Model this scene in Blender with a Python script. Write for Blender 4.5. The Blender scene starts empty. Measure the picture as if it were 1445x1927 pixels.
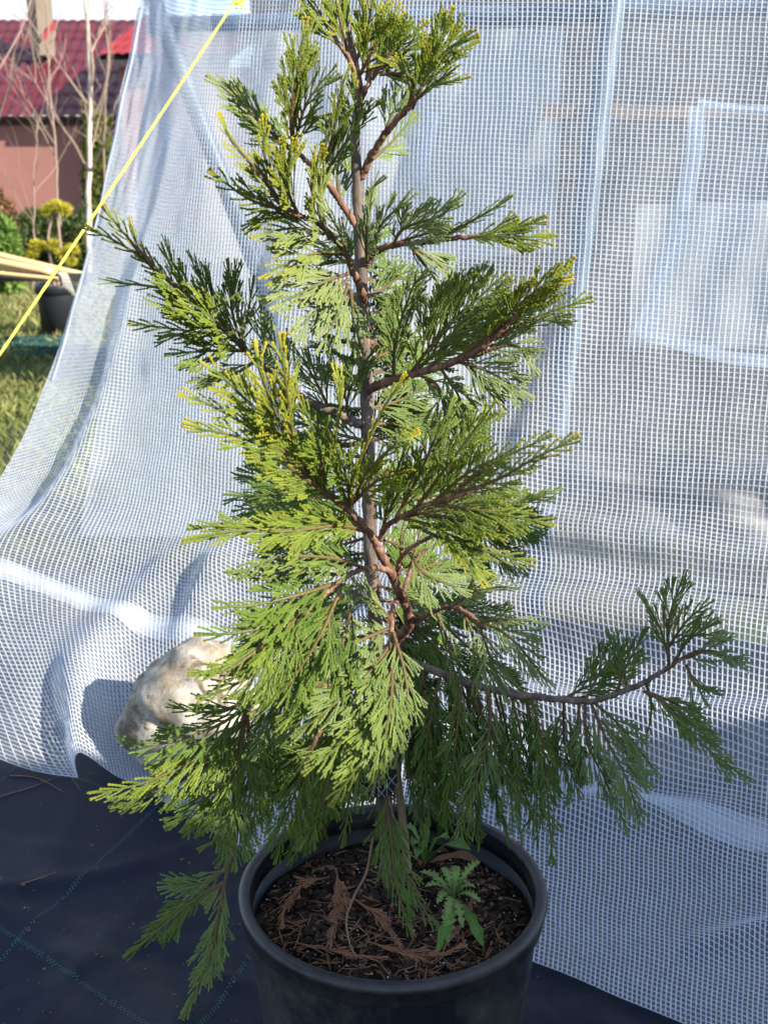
import bpy, math, random
import numpy as np
from mathutils import Vector, Matrix
random.seed(7); RNG = np.random.default_rng(7)
scene = bpy.context.scene
COL = scene.collection
R = math.radians

# ---------------------------------------------------------------- camera
FPX, PITCH, CAMH = 2200.0, R(17.0), 1.40
cam_d = bpy.data.cameras.new('camera'); cam = bpy.data.objects.new('camera', cam_d); COL.objects.link(cam)
cam.location = (0, 0, CAMH); cam.rotation_euler = (R(90) - PITCH, 0, 0)
cam_d.sensor_fit = 'VERTICAL'; cam_d.sensor_height = 36; cam_d.lens = FPX / 1927 * 36
cam_d.clip_start = 0.02; cam_d.clip_end = 2000
cam_d.dof.use_dof = True; cam_d.dof.focus_distance = 1.55; cam_d.dof.aperture_fstop = 9.0
scene.camera = cam

# ---------------------------------------------------------------- light
SUN_TO = Vector((0.76, -0.42, 0.50)).normalized()
EL = math.asin(SUN_TO.z); AZ = math.atan2(SUN_TO.x, SUN_TO.y)
w = bpy.data.worlds.new('World'); scene.world = w; w.use_nodes = True
nt = w.node_tree; nt.nodes.clear()
def wn(t, **k):
    n = nt.nodes.new(t)
    for a, b in k.items(): setattr(n, a, b)
    return n
sky = wn('ShaderNodeTexSky', sky_type='NISHITA', sun_disc=False); sky.sun_elevation = EL; sky.sun_rotation = AZ
sky.air_density = 0.9; sky.dust_density = 0.15; sky.ozone_density = 2.0
tc = wn('ShaderNodeTexCoord'); mp = wn('ShaderNodeMapping'); mp.inputs['Scale'].default_value = (1, 1, 2.6)
nz = wn('ShaderNodeTexNoise'); nz.inputs['Scale'].default_value = 2.6; nz.inputs['Detail'].default_value = 7; nz.inputs['Roughness'].default_value = .58
cr = wn('ShaderNodeValToRGB'); cr.color_ramp.elements[0].position = .44; cr.color_ramp.elements[1].position = .60
cm = wn('ShaderNodeMixRGB'); cm.inputs[2].default_value = (2.7, 2.72, 2.78, 1)
bg = wn('ShaderNodeBackground'); bg.inputs[1].default_value = 0.14
wo = wn('ShaderNodeOutputWorld')
L = nt.links.new
L(tc.outputs['Generated'], mp.inputs['Vector']); L(mp.outputs[0], nz.inputs['Vector']); L(nz.outputs['Fac'], cr.inputs[0])
mu = wn('ShaderNodeMath', operation='MULTIPLY'); mu.inputs[1].default_value = .85
L(cr.outputs[0], mu.inputs[0]); L(mu.outputs[0], cm.inputs[0]); L(sky.outputs[0], cm.inputs[1]); L(cm.outputs[0], bg.inputs[0]); L(bg.outputs[0], wo.inputs[0])
sd = bpy.data.lights.new('sun', 'SUN'); sd.energy = 5.0; sd.angle = R(0.53); sd.color = (1.0, 0.90, 0.74)
sun = bpy.data.objects.new('sun', sd); COL.objects.link(sun)
sun.rotation_euler = SUN_TO.to_track_quat('Z', 'Y').to_euler()
vs = scene.view_settings
vs.view_transform = 'Standard'; vs.look = 'None'; vs.exposure = 1.38; vs.gamma = 1; vs.use_curve_mapping = False
scene.cycles.max_bounces = 7; scene.cycles.transparent_max_bounces = 14; scene.cycles.diffuse_bounces = 4
scene.cycles.use_denoising = True

# ---------------------------------------------------------------- helpers
cp, sp = math.cos(PITCH), math.sin(PITCH)
def ray(px, py):
    a = (px - 722.5) / FPX; b = (963.5 - py) / FPX
    return np.array([a, cp + b * sp, -sp + b * cp])
def at(px, py, Y):
    d = ray(px, py); return np.array([0, 0, CAMH]) + d * (Y / d[1])
def gnd(px, py, z=0.0):
    d = ray(px, py); return np.array([0, 0, CAMH]) + d * ((z - CAMH) / d[2])
def nrm(v):
    v = np.asarray(v, float); n = np.linalg.norm(v, axis=-1, keepdims=True); return v / np.maximum(n, 1e-12)

def tag(o, label=None, cat=None, group=None, kind=None):
    if label: o['label'] = label
    if cat: o['category'] = cat
    if group: o['group'] = group
    if kind: o['kind'] = kind
    return o
def empty(name, loc, label=None, cat=None, group=None):
    o = bpy.data.objects.new(name, None); COL.objects.link(o); o.location = tuple(loc); o.empty_display_size = .1
    tag(o, label, cat, group); bpy.context.view_layer.update() if False else None
    return o
def link_mesh(name, me, parent=None):
    o = bpy.data.objects.new(name, me); COL.objects.link(o)
    if parent is not None:
        o.parent = parent
        ws = Vector((0, 0, 0)); p = parent
        while p is not None: ws += Vector(p.location); p = p.parent
        o.location = -ws                        # verts are given in world space
    return o

class MB:
    """collects world space verts and faces (arrays), builds one mesh"""
    def __init__(s): s.v = []; s.f4 = []; s.f3 = []; s.n = 0; s.c = []; s.m4 = []; s.m3 = []
    def add(s, v, q=None, t=None, c=None, mi=0):
        v = np.asarray(v, float).reshape(-1, 3); s.v.append(v)
        if q is not None and len(q): q = np.asarray(q, int) + s.n; s.f4.append(q); s.m4.append(np.full(len(q), mi))
        if t is not None and len(t): t = np.asarray(t, int) + s.n; s.f3.append(t); s.m3.append(np.full(len(t), mi))
        if c is not None: s.c.append(np.broadcast_to(np.asarray(c, float), (len(v), 4)))
        s.n += len(v)
    def tube(s, pts, rad, sides=8, cap=True, c=None, mi=0, wob=0.0):
        P = np.asarray(pts, float); n = len(P); r = np.broadcast_to(np.asarray(rad, float), (n,))
        T = nrm(np.gradient(P, axis=0)); ref = np.array([0, 0, 1.0]) if abs(T[0][2]) < .9 else np.array([1.0, 0, 0])
        N = nrm(np.cross(T, ref)); 
        for i in range(1, n):
            x = N[i-1] - T[i] * np.dot(N[i-1], T[i]); N[i] = x / (np.linalg.norm(x) + 1e-12)
        B = np.cross(T, N); a = np.arange(sides) * 2 * math.pi / sides
        rr = r[:, None] * (1 + (RNG.normal(0, wob, (n, sides)) if wob else 0))
        V = P[:, None] + (np.cos(a)[None, :, None] * N[:, None] + np.sin(a)[None, :, None] * B[:, None]) * rr[..., None]
        V = V.reshape(-1, 3); i = np.arange(n - 1)[:, None] * sides; j = np.arange(sides)[None]; k = (j + 1) % sides
        q = np.stack([i + j, i + k, i + sides + k, i + sides + j], -1).reshape(-1, 4)
        t = None
        if cap:
            V = np.vstack([V, P[0], P[-1]]); jj = np.arange(sides); kk = (jj + 1) % sides; e = (n - 1) * sides
            t = np.vstack([np.stack([kk, jj, np.full(sides, n * sides)], -1), np.stack([e + jj, e + kk, np.full(sides, n * sides + 1)], -1)])
        s.add(V, q, t, c, mi)
    def box(s, cen, size, rot=None, c=None, mi=0, bev=0.0):
        x, y, z = np.asarray(size, float) / 2
        V = np.array([[-x,-y,-z],[x,-y,-z],[x,y,-z],[-x,y,-z],[-x,-y,z],[x,-y,z],[x,y,z],[-x,y,z]])
        if rot is not None: V = V @ np.asarray(rot).T
        s.add(V + np.asarray(cen), [[3,2,1,0],[4,5,6,7],[0,1,5,4],[1,2,6,5],[2,3,7,6],[3,0,4,7]], None, c, mi)
    def lathe(s, prof, cen, seg=96, c=None, mi=0):
        a = np.arange(seg) * 2 * math.pi / seg; n = len(prof)
        V = np.array([[[r * math.cos(t), r * math.sin(t), z] for t in a] for r, z in prof]).reshape(-1, 3) + np.asarray(cen)
        i = np.arange(n - 1)[:, None] * seg; j = np.arange(seg)[None]; k = (j + 1) % seg
        s.add(V, np.stack([i + j, i + k, i + seg + k, i + seg + j], -1).reshape(-1, 4), None, c, mi)
    def build(s, name, mats, parent=None, smooth=False, uv=None):
        V = np.vstack(s.v); me = bpy.data.meshes.new(name)
        f4 = np.vstack(s.f4) if s.f4 else np.zeros((0, 4), int); f3 = np.vstack(s.f3) if s.f3 else np.zeros((0, 3), int)
        mi = np.concatenate((s.m4 or [np.zeros(0, int)]) + (s.m3 or [np.zeros(0, int)]))
        me.vertices.add(len(V)); me.vertices.foreach_set('co', V.astype(np.float32).ravel())
        li = np.concatenate([f4.ravel(), f3.ravel()]).astype(np.int32); me.loops.add(len(li)); me.loops.foreach_set('vertex_index', li)
        ls = np.concatenate([np.arange(len(f4)) * 4, len(f4) * 4 + np.arange(len(f3)) * 3]).astype(np.int32)
        me.polygons.add(len(ls)); me.polygons.foreach_set('loop_start', ls)
        me.polygons.foreach_set('material_index', mi.astype(np.int32))
        me.update(calc_edges=True); me.validate()
        me.polygons.foreach_set('use_smooth', np.full(len(me.polygons), smooth))
        if s.c:
            at_ = me.color_attributes.new('tone', 'FLOAT_COLOR', 'POINT')
            at_.data.foreach_set('color', np.vstack(s.c).astype(np.float32).ravel())
        for m in (mats if isinstance(mats, (list, tuple)) else [mats]): me.materials.append(m)
        return link_mesh(name, me, parent)

def crom(P, n):
    """smooth curve through the control points, n samples"""
    P = np.asarray(P, float)
    if len(P) == 2: return P[0] + (P[1] - P[0]) * np.linspace(0, 1, n)[:, None]
    E = np.vstack([2 * P[0] - P[1], P, 2 * P[-1] - P[-2]])
    x = np.linspace(0, len(P) - 1 - 1e-9, n); i = x.astype(int); t = (x - i)[:, None]
    a, b, c, d = E[i], E[i+1], E[i+2], E[i+3]
    return .5 * (2*b + (c-a)*t + (2*a-5*b+4*c-d)*t**2 + (3*b-a-3*c+d)*t**3)

# ---------------------------------------------------------------- materials
class NT:
    def __init__(s, name):
        s.m = bpy.data.materials.new(name); s.m.use_nodes = True; s.t = s.m.node_tree; s.t.nodes.clear()
        s.out = s.n('ShaderNodeOutputMaterial')
    def n(s, t, ins=None, **k):
        x = s.t.nodes.new(t)
        for a, b in k.items(): setattr(x, a, b)
        for a, b in (ins or {}).items():
            if hasattr(b, 'is_output'): s.t.links.new(b, x.inputs[a])
            else: x.inputs[a].default_value = b
        return x
    def noise(s, scale, detail=5, rough=.55, vec=None, dist=0.0):
        if vec is None: vec = s.n('ShaderNodeTexCoord').outputs['Object']
        return s.n('ShaderNodeTexNoise', {'Vector': vec, 'Scale': scale, 'Detail': detail, 'Roughness': rough, 'Distortion': dist}).outputs['Fac']
    def ramp(s, fac, stops):
        r = s.n('ShaderNodeValToRGB', {'Fac': fac}); e = r.color_ramp.elements
        while len(e) < len(stops): e.new(.5)
        for x, (p, c) in zip(e, stops): x.position = p; x.color = tuple(c) + ((1,) if len(c) == 3 else ())
        return r.outputs[0]
    def mix(s, f, a, b, mode='MIX'):
        fix = lambda c: c + (1,) if isinstance(c, tuple) and len(c) == 3 else c
        return s.n('ShaderNodeMixRGB', {0: f, 1: fix(a), 2: fix(b)}, blend_type=mode).outputs[0]
    def math(s, op, a, b=0.0, clamp=False): return s.n('ShaderNodeMath', {0: a, 1: b}, operation=op, use_clamp=clamp).outputs[0]
    def bump(s, h, st=.4, dist=.01): return s.n('ShaderNodeBump', {'Height': h, 'Strength': st, 'Distance': dist}).outputs[0]
    def pbr(s, col, rough=.6, bump=None, spec=.5, **k):
        d = {'Base Color': col + (1,) if isinstance(col, tuple) and len(col) == 3 else col, 'Roughness': rough, 'Specular IOR Level': spec}
        if bump is not None: d['Normal'] = bump
        d.update(k); return s.n('ShaderNodeBsdfPrincipled', d).outputs[0]
    def done(s, sh): s.t.links.new(sh, s.out.inputs['Surface']); return s.m
    def mixsh(s, f, a, b): return s.n('ShaderNodeMixShader', {0: f, 1: a, 2: b}).outputs[0]

def simple(name, c0, c1, scale=8, rough=.7, bst=.3, bd=.005, spec=.4, detail=6):
    g = NT(name); f = g.noise(scale, detail); 
    return g.done(g.pbr(g.mix(f, c0, c1), rough, g.bump(g.noise(scale * 5, 6), bst, bd), spec))

def mat_leaf(name, dark, light, tipc, palec, woodc, trans=.22):
    g = NT(name); a = g.n('ShaderNodeVertexColor', layer_name='tone'); s3 = g.n('ShaderNodeSeparateColor', {0: a.outputs[0]})
    tip, rnd, wood, pale = s3.outputs[0], s3.outputs[1], s3.outputs[2], a.outputs['Alpha']
    c = g.mix(g.math('MINIMUM', rnd, 1.0), dark, light); c = g.mix(g.math('MULTIPLY', g.math('SUBTRACT', rnd, .75, True), .8), c, tuple(min(1, x * y) for x, y in zip(light, (1.9, 1.35, .8))))
    big = g.ramp(g.noise(9, 3), [(.35, (0,0,0)), (.7, (1,1,1))])
    c = g.mix(g.math('MULTIPLY', big, .35), c, light)
    c = g.mix(pale, c, palec)
    c = g.mix(tip, c, tipc)
    c = g.mix(wood, c, woodc)
    c = g.mix(g.math('MULTIPLY', g.noise(420, 2), .35), c, (.02, .035, .01))
    p = g.pbr(c, .55, None, .28)
    tr = g.n('ShaderNodeBsdfTranslucent', {'Color': g.mix(.5, c, (.28, .42, .05))}).outputs[0]
    return g.done(g.mixsh(trans, p, tr))
M = {}
M['leaf'] = mat_leaf('cedar_scale_foliage', (.034,.086,.018), (.185,.290,.042), (.58,.44,.030), (.34,.42,.20), (.21,.115,.065), .36)
M['dead'] = mat_leaf('dead_cedar_foliage', (.24,.10,.05), (.46,.22,.12), (.36,.2,.12), (.3,.2,.12), (.24,.13,.08), .05)
def bark(name, c0, c1, c2, sc=60):
    g = NT(name); tcx = g.n('ShaderNodeTexCoord').outputs['Object']
    mp_ = g.n('ShaderNodeMapping', {'Vector': tcx, 'Scale': (1, 1, .35)}).outputs[0]
    f = g.noise(sc, 8, .65, mp_); h = g.noise(sc * 2.2, 6, .7, mp_)
    c = g.ramp(f, [(.32, c0), (.5, c1), (.72, c2)])
    return g.done(g.pbr(c, .75, g.bump(h, .8, .003), .25))
M['bark_red'] = bark('red_brown_bark', (.070,.034,.025), (.17,.085,.060), (.36,.23,.165), 70)
M['bark_grey'] = bark('grey_brown_bark', (.050,.036,.030), (.12,.092,.076), (.27,.225,.195), 55)
g = NT('black_pot_plastic')
f = g.noise(6.5, 9, .7); sc = g.n('ShaderNodeMapping', {'Vector': g.n('ShaderNodeTexCoord').outputs['Object'], 'Scale': (6, 6, 1.2), 'Rotation': (0, .35, .2)}).outputs[0]
scr = g.ramp(g.noise(22, 8, .75, sc), [(.60, (0,0,0)), (.78, (1,1,1))])
dust = g.ramp(f, [(.45, (0,0,0)), (.75, (1,1,1))])
c = g.mix(g.math('MULTIPLY', dust, .6), (.010,.012,.017), (.105,.100,.092)); c = g.mix(g.math('MULTIPLY', scr, .6), c, (.20,.20,.205))
speck = g.ramp(g.noise(260, 2), [(.70, (0,0,0)), (.76, (1,1,1))])
c = g.mix(g.math('MULTIPLY', speck, .25), c, (.25,.23,.2))
M['pot'] = g.done(g.pbr(c, g.ramp(f, [(.3, (.34,)*3), (.7, (.60,)*3)]), g.bump(g.noise(35, 7), .16, .004), .5))

# --- thread, membrane
g = NT('white_reinforcing_thread'); c = g.mix(g.noise(3, 4), (.56,.64,.77), (.68,.74,.85)); c = g.mix(g.math('MULTIPLY', g.ramp(g.noise(5, 8, .7), [(.52, (0,0,0)), (.72, (1,1,1))]), .5), c, (.46,.43,.37))
M['thread'] = g.done(g.mixsh(.45, g.pbr(c, .5, None, .3), g.n('ShaderNodeBsdfTranslucent', {'Color': (.85,.88,.95,1)}).outputs[0]))
def film(name, clear, col, dirt=.0, rough=.28):
    g = NT(name)
    tr = g.n('ShaderNodeBsdfTransparent', {'Color': (.93,.95,.965,1)}).outputs[0]
    f = g.ramp(g.noise(2.3, 6, .6), [(.35, (0,0,0)), (.7, (1,1,1))])
    c = g.mix(g.math('MULTIPLY', f, dirt), col, (.42,.40,.34))
    bm = g.bump(g.noise(55, 4), .25, .004)
    milky = g.mixsh(.5, g.n('ShaderNodeBsdfDiffuse', {'Color': c}).outputs[0], g.n('ShaderNodeBsdfTranslucent', {'Color': c}).outputs[0])
    cl = g.math('ADD', 1 - clear - .04, g.math('MULTIPLY', g.ramp(g.noise(2.4, 6, .6), [(.42, (0,0,0)), (.62, (1,1,1))]), .16), True)
    a = g.mixsh(cl, tr, milky)
    gl = g.n('ShaderNodeBsdfGlossy', {'Color': (.9,.93,1,1), 'Roughness': rough, 'Normal': bm}).outputs[0]
    fr = g.math('POWER', g.n('ShaderNodeLayerWeight', {'Blend': .5, 'Normal': bm}).outputs['Facing'], 3.0)
    return g.done(g.mixsh(g.math('ADD', g.math('MULTIPLY', fr, .45), .04), a, gl))
M['film'] = film('reinforced_film_membrane', .87, (.58,.64,.72,1), .45)
M['inner'] = film('milky_inner_film', .25, (.74,.745,.74,1), .3, .35)
M['tape'] = film('white_repair_tape', .16, (.74,.78,.86,1), .05, .4)
M['seam'] = film('welded_seam_strip', .45, (.68,.73,.80,1), .10, .4)

# ---------------------------------------------------------------- setting: ground, fabric, grass
def sheet(name, fx, nx, ny, mat, parent=None, smooth=True, attr=None):
    U, V = np.meshgrid(np.linspace(0, 1, nx + 1), np.linspace(0, 1, ny + 1), indexing='ij')
    P = fx(U, V).reshape(-1, 3); i = np.arange(nx)[:, None] * (ny + 1); j = np.arange(ny)[None]
    q = np.stack([i + j, i + ny + 1 + j, i + ny + 2 + j, i + j + 1], -1).reshape(-1, 4)
    b = MB(); b.add(P, q, None, attr); return b.build(name, mat, parent, smooth)

def vnoise(x, y, seed=0, oct=3):
    """cheap smooth noise from sines"""
    r = np.random.default_rng(seed); o = 0; a = 1
    for k in range(oct):
        for _ in range(4):
            th = r.uniform(0, 6.28); fr = (2 ** k) * r.uniform(.7, 1.3); o = o + a * np.sin((x * math.cos(th) + y * math.sin(th)) * fr + r.uniform(0, 6.28)) / 4
        a *= .5
    return o

g = NT('meadow_ground'); co = g.n('ShaderNodeTexCoord').outputs['Object']
c = g.ramp(g.noise(1.1, 8, .65), [(.30, (.045,.030,.018)), (.44, (.09,.075,.032)), (.58, (.06,.09,.018)), (.75, (.12,.13,.035))])
M['earth'] = g.done(g.pbr(c, .9, g.bump(g.noise(14, 8, .7), .9, .06), .2))
gr = sheet('ground', lambda U, V: np.stack([-400 + 800 * U, -60 + 900 * V, np.zeros_like(U) - .004 ], -1), 4, 4, M['earth']); tag(gr, kind='structure')

# soil under the greenhouse, olive grey gravelly
M['inside'] = simple('gravel_floor', (.035,.038,.030), (.10,.10,.078), 7, .9, .9, .03, .2, 9)
fl = sheet('greenhouse_floor', lambda U, V: np.stack([-2.4 + 9 * U + 1.2 * V, 2.3 + 5.2 * V + 2.2 * (1 - U), .004 + 0 * U + .004 * vnoise(U * 30, V * 30, 3)], -1), 60, 60, M['inside']); 
fl.location.z = .006; tag(fl, kind='structure')

# woven ground fabric with its wrinkles
g = NT('woven_ground_fabric'); co = g.n('ShaderNodeTexCoord').outputs['Object']
wv = g.n('ShaderNodeTexWave', {'Vector': g.n('ShaderNodeMapping', {'Vector': co, 'Rotation': (0, 0, R(-36))}).outputs[0], 'Scale': 170.0, 'Distortion': .3}, wave_type='BANDS').outputs['Fac']
wv2 = g.n('ShaderNodeTexWave', {'Vector': g.n('ShaderNodeMapping', {'Vector': co, 'Rotation': (0, 0, R(54))}).outputs[0], 'Scale': 120.0, 'Distortion': .3}, wave_type='BANDS').outputs['Fac']
big = g.noise(2.2, 7, .6, co); dirt = g.ramp(g.noise(3.1, 9, .7, g.n('ShaderNodeMapping', {'Vector': co, 'Location': (4, 2, 0)}).outputs[0]), [(.50, (0,0,0)), (.80, (1,1,1))])
c = g.mix(big, (.005,.008,.019), (.009,.014,.031)); c = g.mix(g.math('MULTIPLY', dirt, .55), c, (.085,.078,.070))
sp_ = g.ramp(g.noise(190, 2, .5, co), [(.735, (0,0,0)), (.77, (1,1,1))]); c = g.mix(g.math('MULTIPLY', sp_, .5), c, (.35,.33,.29))
M['fabric'] = g.done(g.pbr(c, g.ramp(big, [(.3, (.45,)*3), (.7, (.62,)*3)]), g.bump(g.math('ADD', wv, wv2), .28, .0012), .16))
fa_c, fa_s = math.cos(R(-36)), math.sin(R(-36))
def fab_z(x, y):
    z = .006 + .004 * (1 + vnoise(x * 5, y * 5, 5, 3))
    a = x * .62 + y * .78                                       # folds across, a few long creases
    z += .012 * np.exp(-((a - 1.02 + .04 * np.sin(x * 4)) / .035) ** 2) * (x < .3) * np.clip((.2 - x) * 4, 0, 1)
    z += .008 * np.exp(-(((y + .28 * x) - 1.72) / .03) ** 2)
    z += .010 * np.exp(-(((y - .5 * x) - 2.36 + .03 * np.sin(x * 9)) / .025) ** 2) * np.clip((-.3 - x) * 5, 0, 1)
    for q_, (ax, ay, c0, w0, h0) in enumerate(((.8, .5, .28, .016, .006), (.3, .95, 1.55, .02, .007), (.95, -.2, -.85, .014, .005), (.5, .86, .95, .03, .008), (.1, 1, 2.05, .02, .006), (-.6, .8, 1.75, .018, .007), (.98, .1, -.42, .02, .006))):
        z += h0 * np.exp(-((ax * x + ay * y - c0 + .03 * np.sin(5 * (ay * x - ax * y) + q_)) / w0) ** 2) * (x < .25) * np.clip(.6 + vnoise(x * 3, y * 3, 40 + q_, 2), 0, 1)
    z += .007 * np.exp(-(((x * .9 - y * .4) + .98 + .03 * np.sin(y * 7)) / .03) ** 2)
    return z
def fab(U, V):
    x = -3.2 + 5.0 * U; y = -.6 + (4.2 - .0 * U) * V - 0.35 * x * V
    return np.stack([x, y, fab_z(x, y)], -1)
fb = sheet('ground_fabric', fab, 260, 240, M['fabric']); tag(fb, kind='structure')
# green marker threads woven into the fabric: rows of short stitches
M['green_thread'] = simple('green_marker_thread', (.025,.12,.115), (.05,.20,.18), 30, .6, .1, .001)
def stitches(p0, p1, name):
    b = MB(); p0 = np.array(p0[:2]); p1 = np.array(p1[:2]); L_ = np.linalg.norm(p1 - p0); d = (p1 - p0) / L_; nn = np.array([-d[1], d[0]])
    n = int(L_ / .0042)
    for i in range(n):
        if random.random() < .06: continue
        c_ = p0 + d * (i * .0042) + nn * (.0012 * math.sin(i * .05)) ; c2 = c_ + nn * .0022 * (1 if i % 2 else -1)
        a = c2 + nn * .0022 + d * .0007; e = c2 - nn * .0022 - d * .0007; w_ = d * .0007
        q = np.array([a - w_, a + w_, e + w_, e - w_]); z = fab_z(q[:, 0], q[:, 1]) + .0016
        b.add(np.column_stack([q, z]), [[0, 1, 2, 3]])
    o = b.build(name, M['green_thread'], fb); o['kind'] = 'stuff'; return o
def ext(a, b, e0, e1):
    a = np.array(gnd(*a)); b = np.array(gnd(*b)); d = nrm(b - a); return a - d * e0, b + d * e1
for a, b, e0, e1 in (((32, 1785), (285, 1535), .5, .55), ((0, 1760), (235, 1912), .6, .5), ((0, 1422), (200, 1492), .5, .25), ((395, 1925), (470, 1810), .3, .0), ((0, 1480), (45, 1440), .1, .0)):
    p, q = ext(a, b, e0, e1); stitches(p, q, 'marker_thread')

# grass: one mass of blades on the meadow to the left and behind
M['grass'] = mat_leaf('grass_blades', (.055,.10,.018), (.14,.19,.040), (.40,.34,.16), (.40,.34,.16), (.3,.2,.1), .25)
def grass_area(n, x0, x1, y0, y1, h0, h1, name, dens=None):
    x = RNG.uniform(x0, x1, n); y = y0 + (y1 - y0) * RNG.uniform(0, 1, n) ** 1.3
    k = vnoise(x * 1.6, y * 1.6, 11, 3) + RNG.normal(0, .35, n); keep = (k > -.55) & (x < -.30 * y + .9)
    x, y, k = x[keep], y[keep], k[keep]; n = len(x)
    h = RNG.uniform(h0, h1, n) * (1 + .4 * np.clip(k, -.5, 1)); a = RNG.uniform(0, 6.28, n); le = RNG.uniform(.2, 1.1, n) * h; b = RNG.uniform(0, 6.28, n)
    W = .0022 + .0006 * y; sx, sy = np.cos(a) * W, np.sin(a) * W; z0 = np.zeros(n) - .004
    P = np.stack([np.stack([x - sx, y - sy, z0], -1), np.stack([x + sx, y + sy, z0], -1),
                  np.stack([x + sx * .7 + np.cos(b) * le * .35, y + sy * .7 + np.sin(b) * le * .35, z0 + h * .6], -1), np.stack([x + np.cos(b) * le, y + np.sin(b) * le, z0 + h], -1)], 1).reshape(-1, 3)
    i = np.arange(n)[:, None] * 4; dry = np.clip(.25 - .35 * vnoise(x * .9, y * .9, 23, 2) + RNG.normal(0, .3, n), 0, 1)
    C = np.stack([np.zeros(n), RNG.uniform(0, 1, n), np.zeros(n), dry], -1); C = np.repeat(C, 4, 0); C[3::4, 0] = .3
    bb = MB(); bb.add(P, None, np.vstack([i + [0, 1, 2], i + [0, 2, 3]]), C); o = bb.build(name, M['grass']); tag(o, 'short winter grass with dry straw patches beyond the plastic sheet', 'grass', kind='stuff'); return o
grass_area(52000, -6.0, -.6, 3.9, 13, .03, .09, 'grass')

# ---------------------------------------------------------------- draped film
# control net: rows from the hem on the ground upward, columns from right to left; world points
def Z0(p, z=.012): q = np.array(p, float); q[2] = z; return q
NETC = [
 [gnd(1640,2075,.02), at(1650,1630,1.93), at(1700,1130,2.42), at(1780,620,2.78), at(1850,60,2.94), at(1880,-230,3.0)],
 [gnd(1270,1927,.02), at(1290,1515,2.16), at(1315,1075,2.60), at(1345,592,2.93), at(1395,47,3.08), at(1415,-240,3.14)],
 [gnd(1000,1815,.02), at(1020,1425,2.33), at(1025,1032,2.76), at(1035,577,3.05), at(1065,42,3.20), at(1080,-240,3.26)],
 [gnd(700,1700,.02),  at(740,1332,2.50), at(745,980,2.93), at(755,560,3.21), at(780,37,3.38), at(790,-240,3.43)],
 [gnd(425,1583,.02),  at(450,1230,2.72), at(475,925,3.10), at(495,540,3.39), at(540,34,3.57), at(560,-240,3.61)],
 [gnd(310,1512,.02),  at(290,1170,2.86), at(325,885,3.22), at(360,530,3.50), at(405,32,3.70), at(430,-240,3.74)],
 [gnd(170,1412,.08),  at(120,1105,2.98), at(200,870,3.34), at(260,518,3.60), at(335,20,3.79), at(365,-240,3.83)],
 [gnd(78,1458,.03),   at(-60,1075,3.06), at(85,885,3.40), at(203,507,3.66), at(298,8,3.85), at(340,-240,3.89)],
 [gnd(-280,1290,.02), at(-270,1085,3.12), at(-15,915,3.42), at(158,498,3.71), at(266,0,3.90), at(315,-240,3.94)],
]
NET = np.array(NETC)
FU = NET.shape[0] - 1
CELL = .0122
def bicu(U, V):
    """U 0..cols-1, V 0..rows-1"""
    A, B = NET.shape[:2]
    E = np.concatenate([2 * NET[:1] - NET[1:2], NET, 2 * NET[-1:] - NET[-2:-1]], 0)
    E = np.concatenate([2 * E[:, :1] - E[:, 1:2], E, 2 * E[:, -1:] - E[:, -2:-1]], 1)
    def wts(t): return [.5 * (-t + 2*t**2 - t**3), .5 * (2 - 5*t**2 + 3*t**3), .5 * (t + 4*t**2 - 3*t**3), .5 * (-t**2 + t**3)]
    U = np.clip(U, 0, A - 1 - 1e-6); V = np.clip(V, 0, B - 1 - 1e-6); i = U.astype(int); j = V.astype(int); wu = wts(U - i); wv_ = wts(V - j); o = 0
    for a in range(4):
        for b in range(4): o = o + (wu[a] * wv_[b])[..., None] * E[i + a, j + b]
    return o
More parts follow.
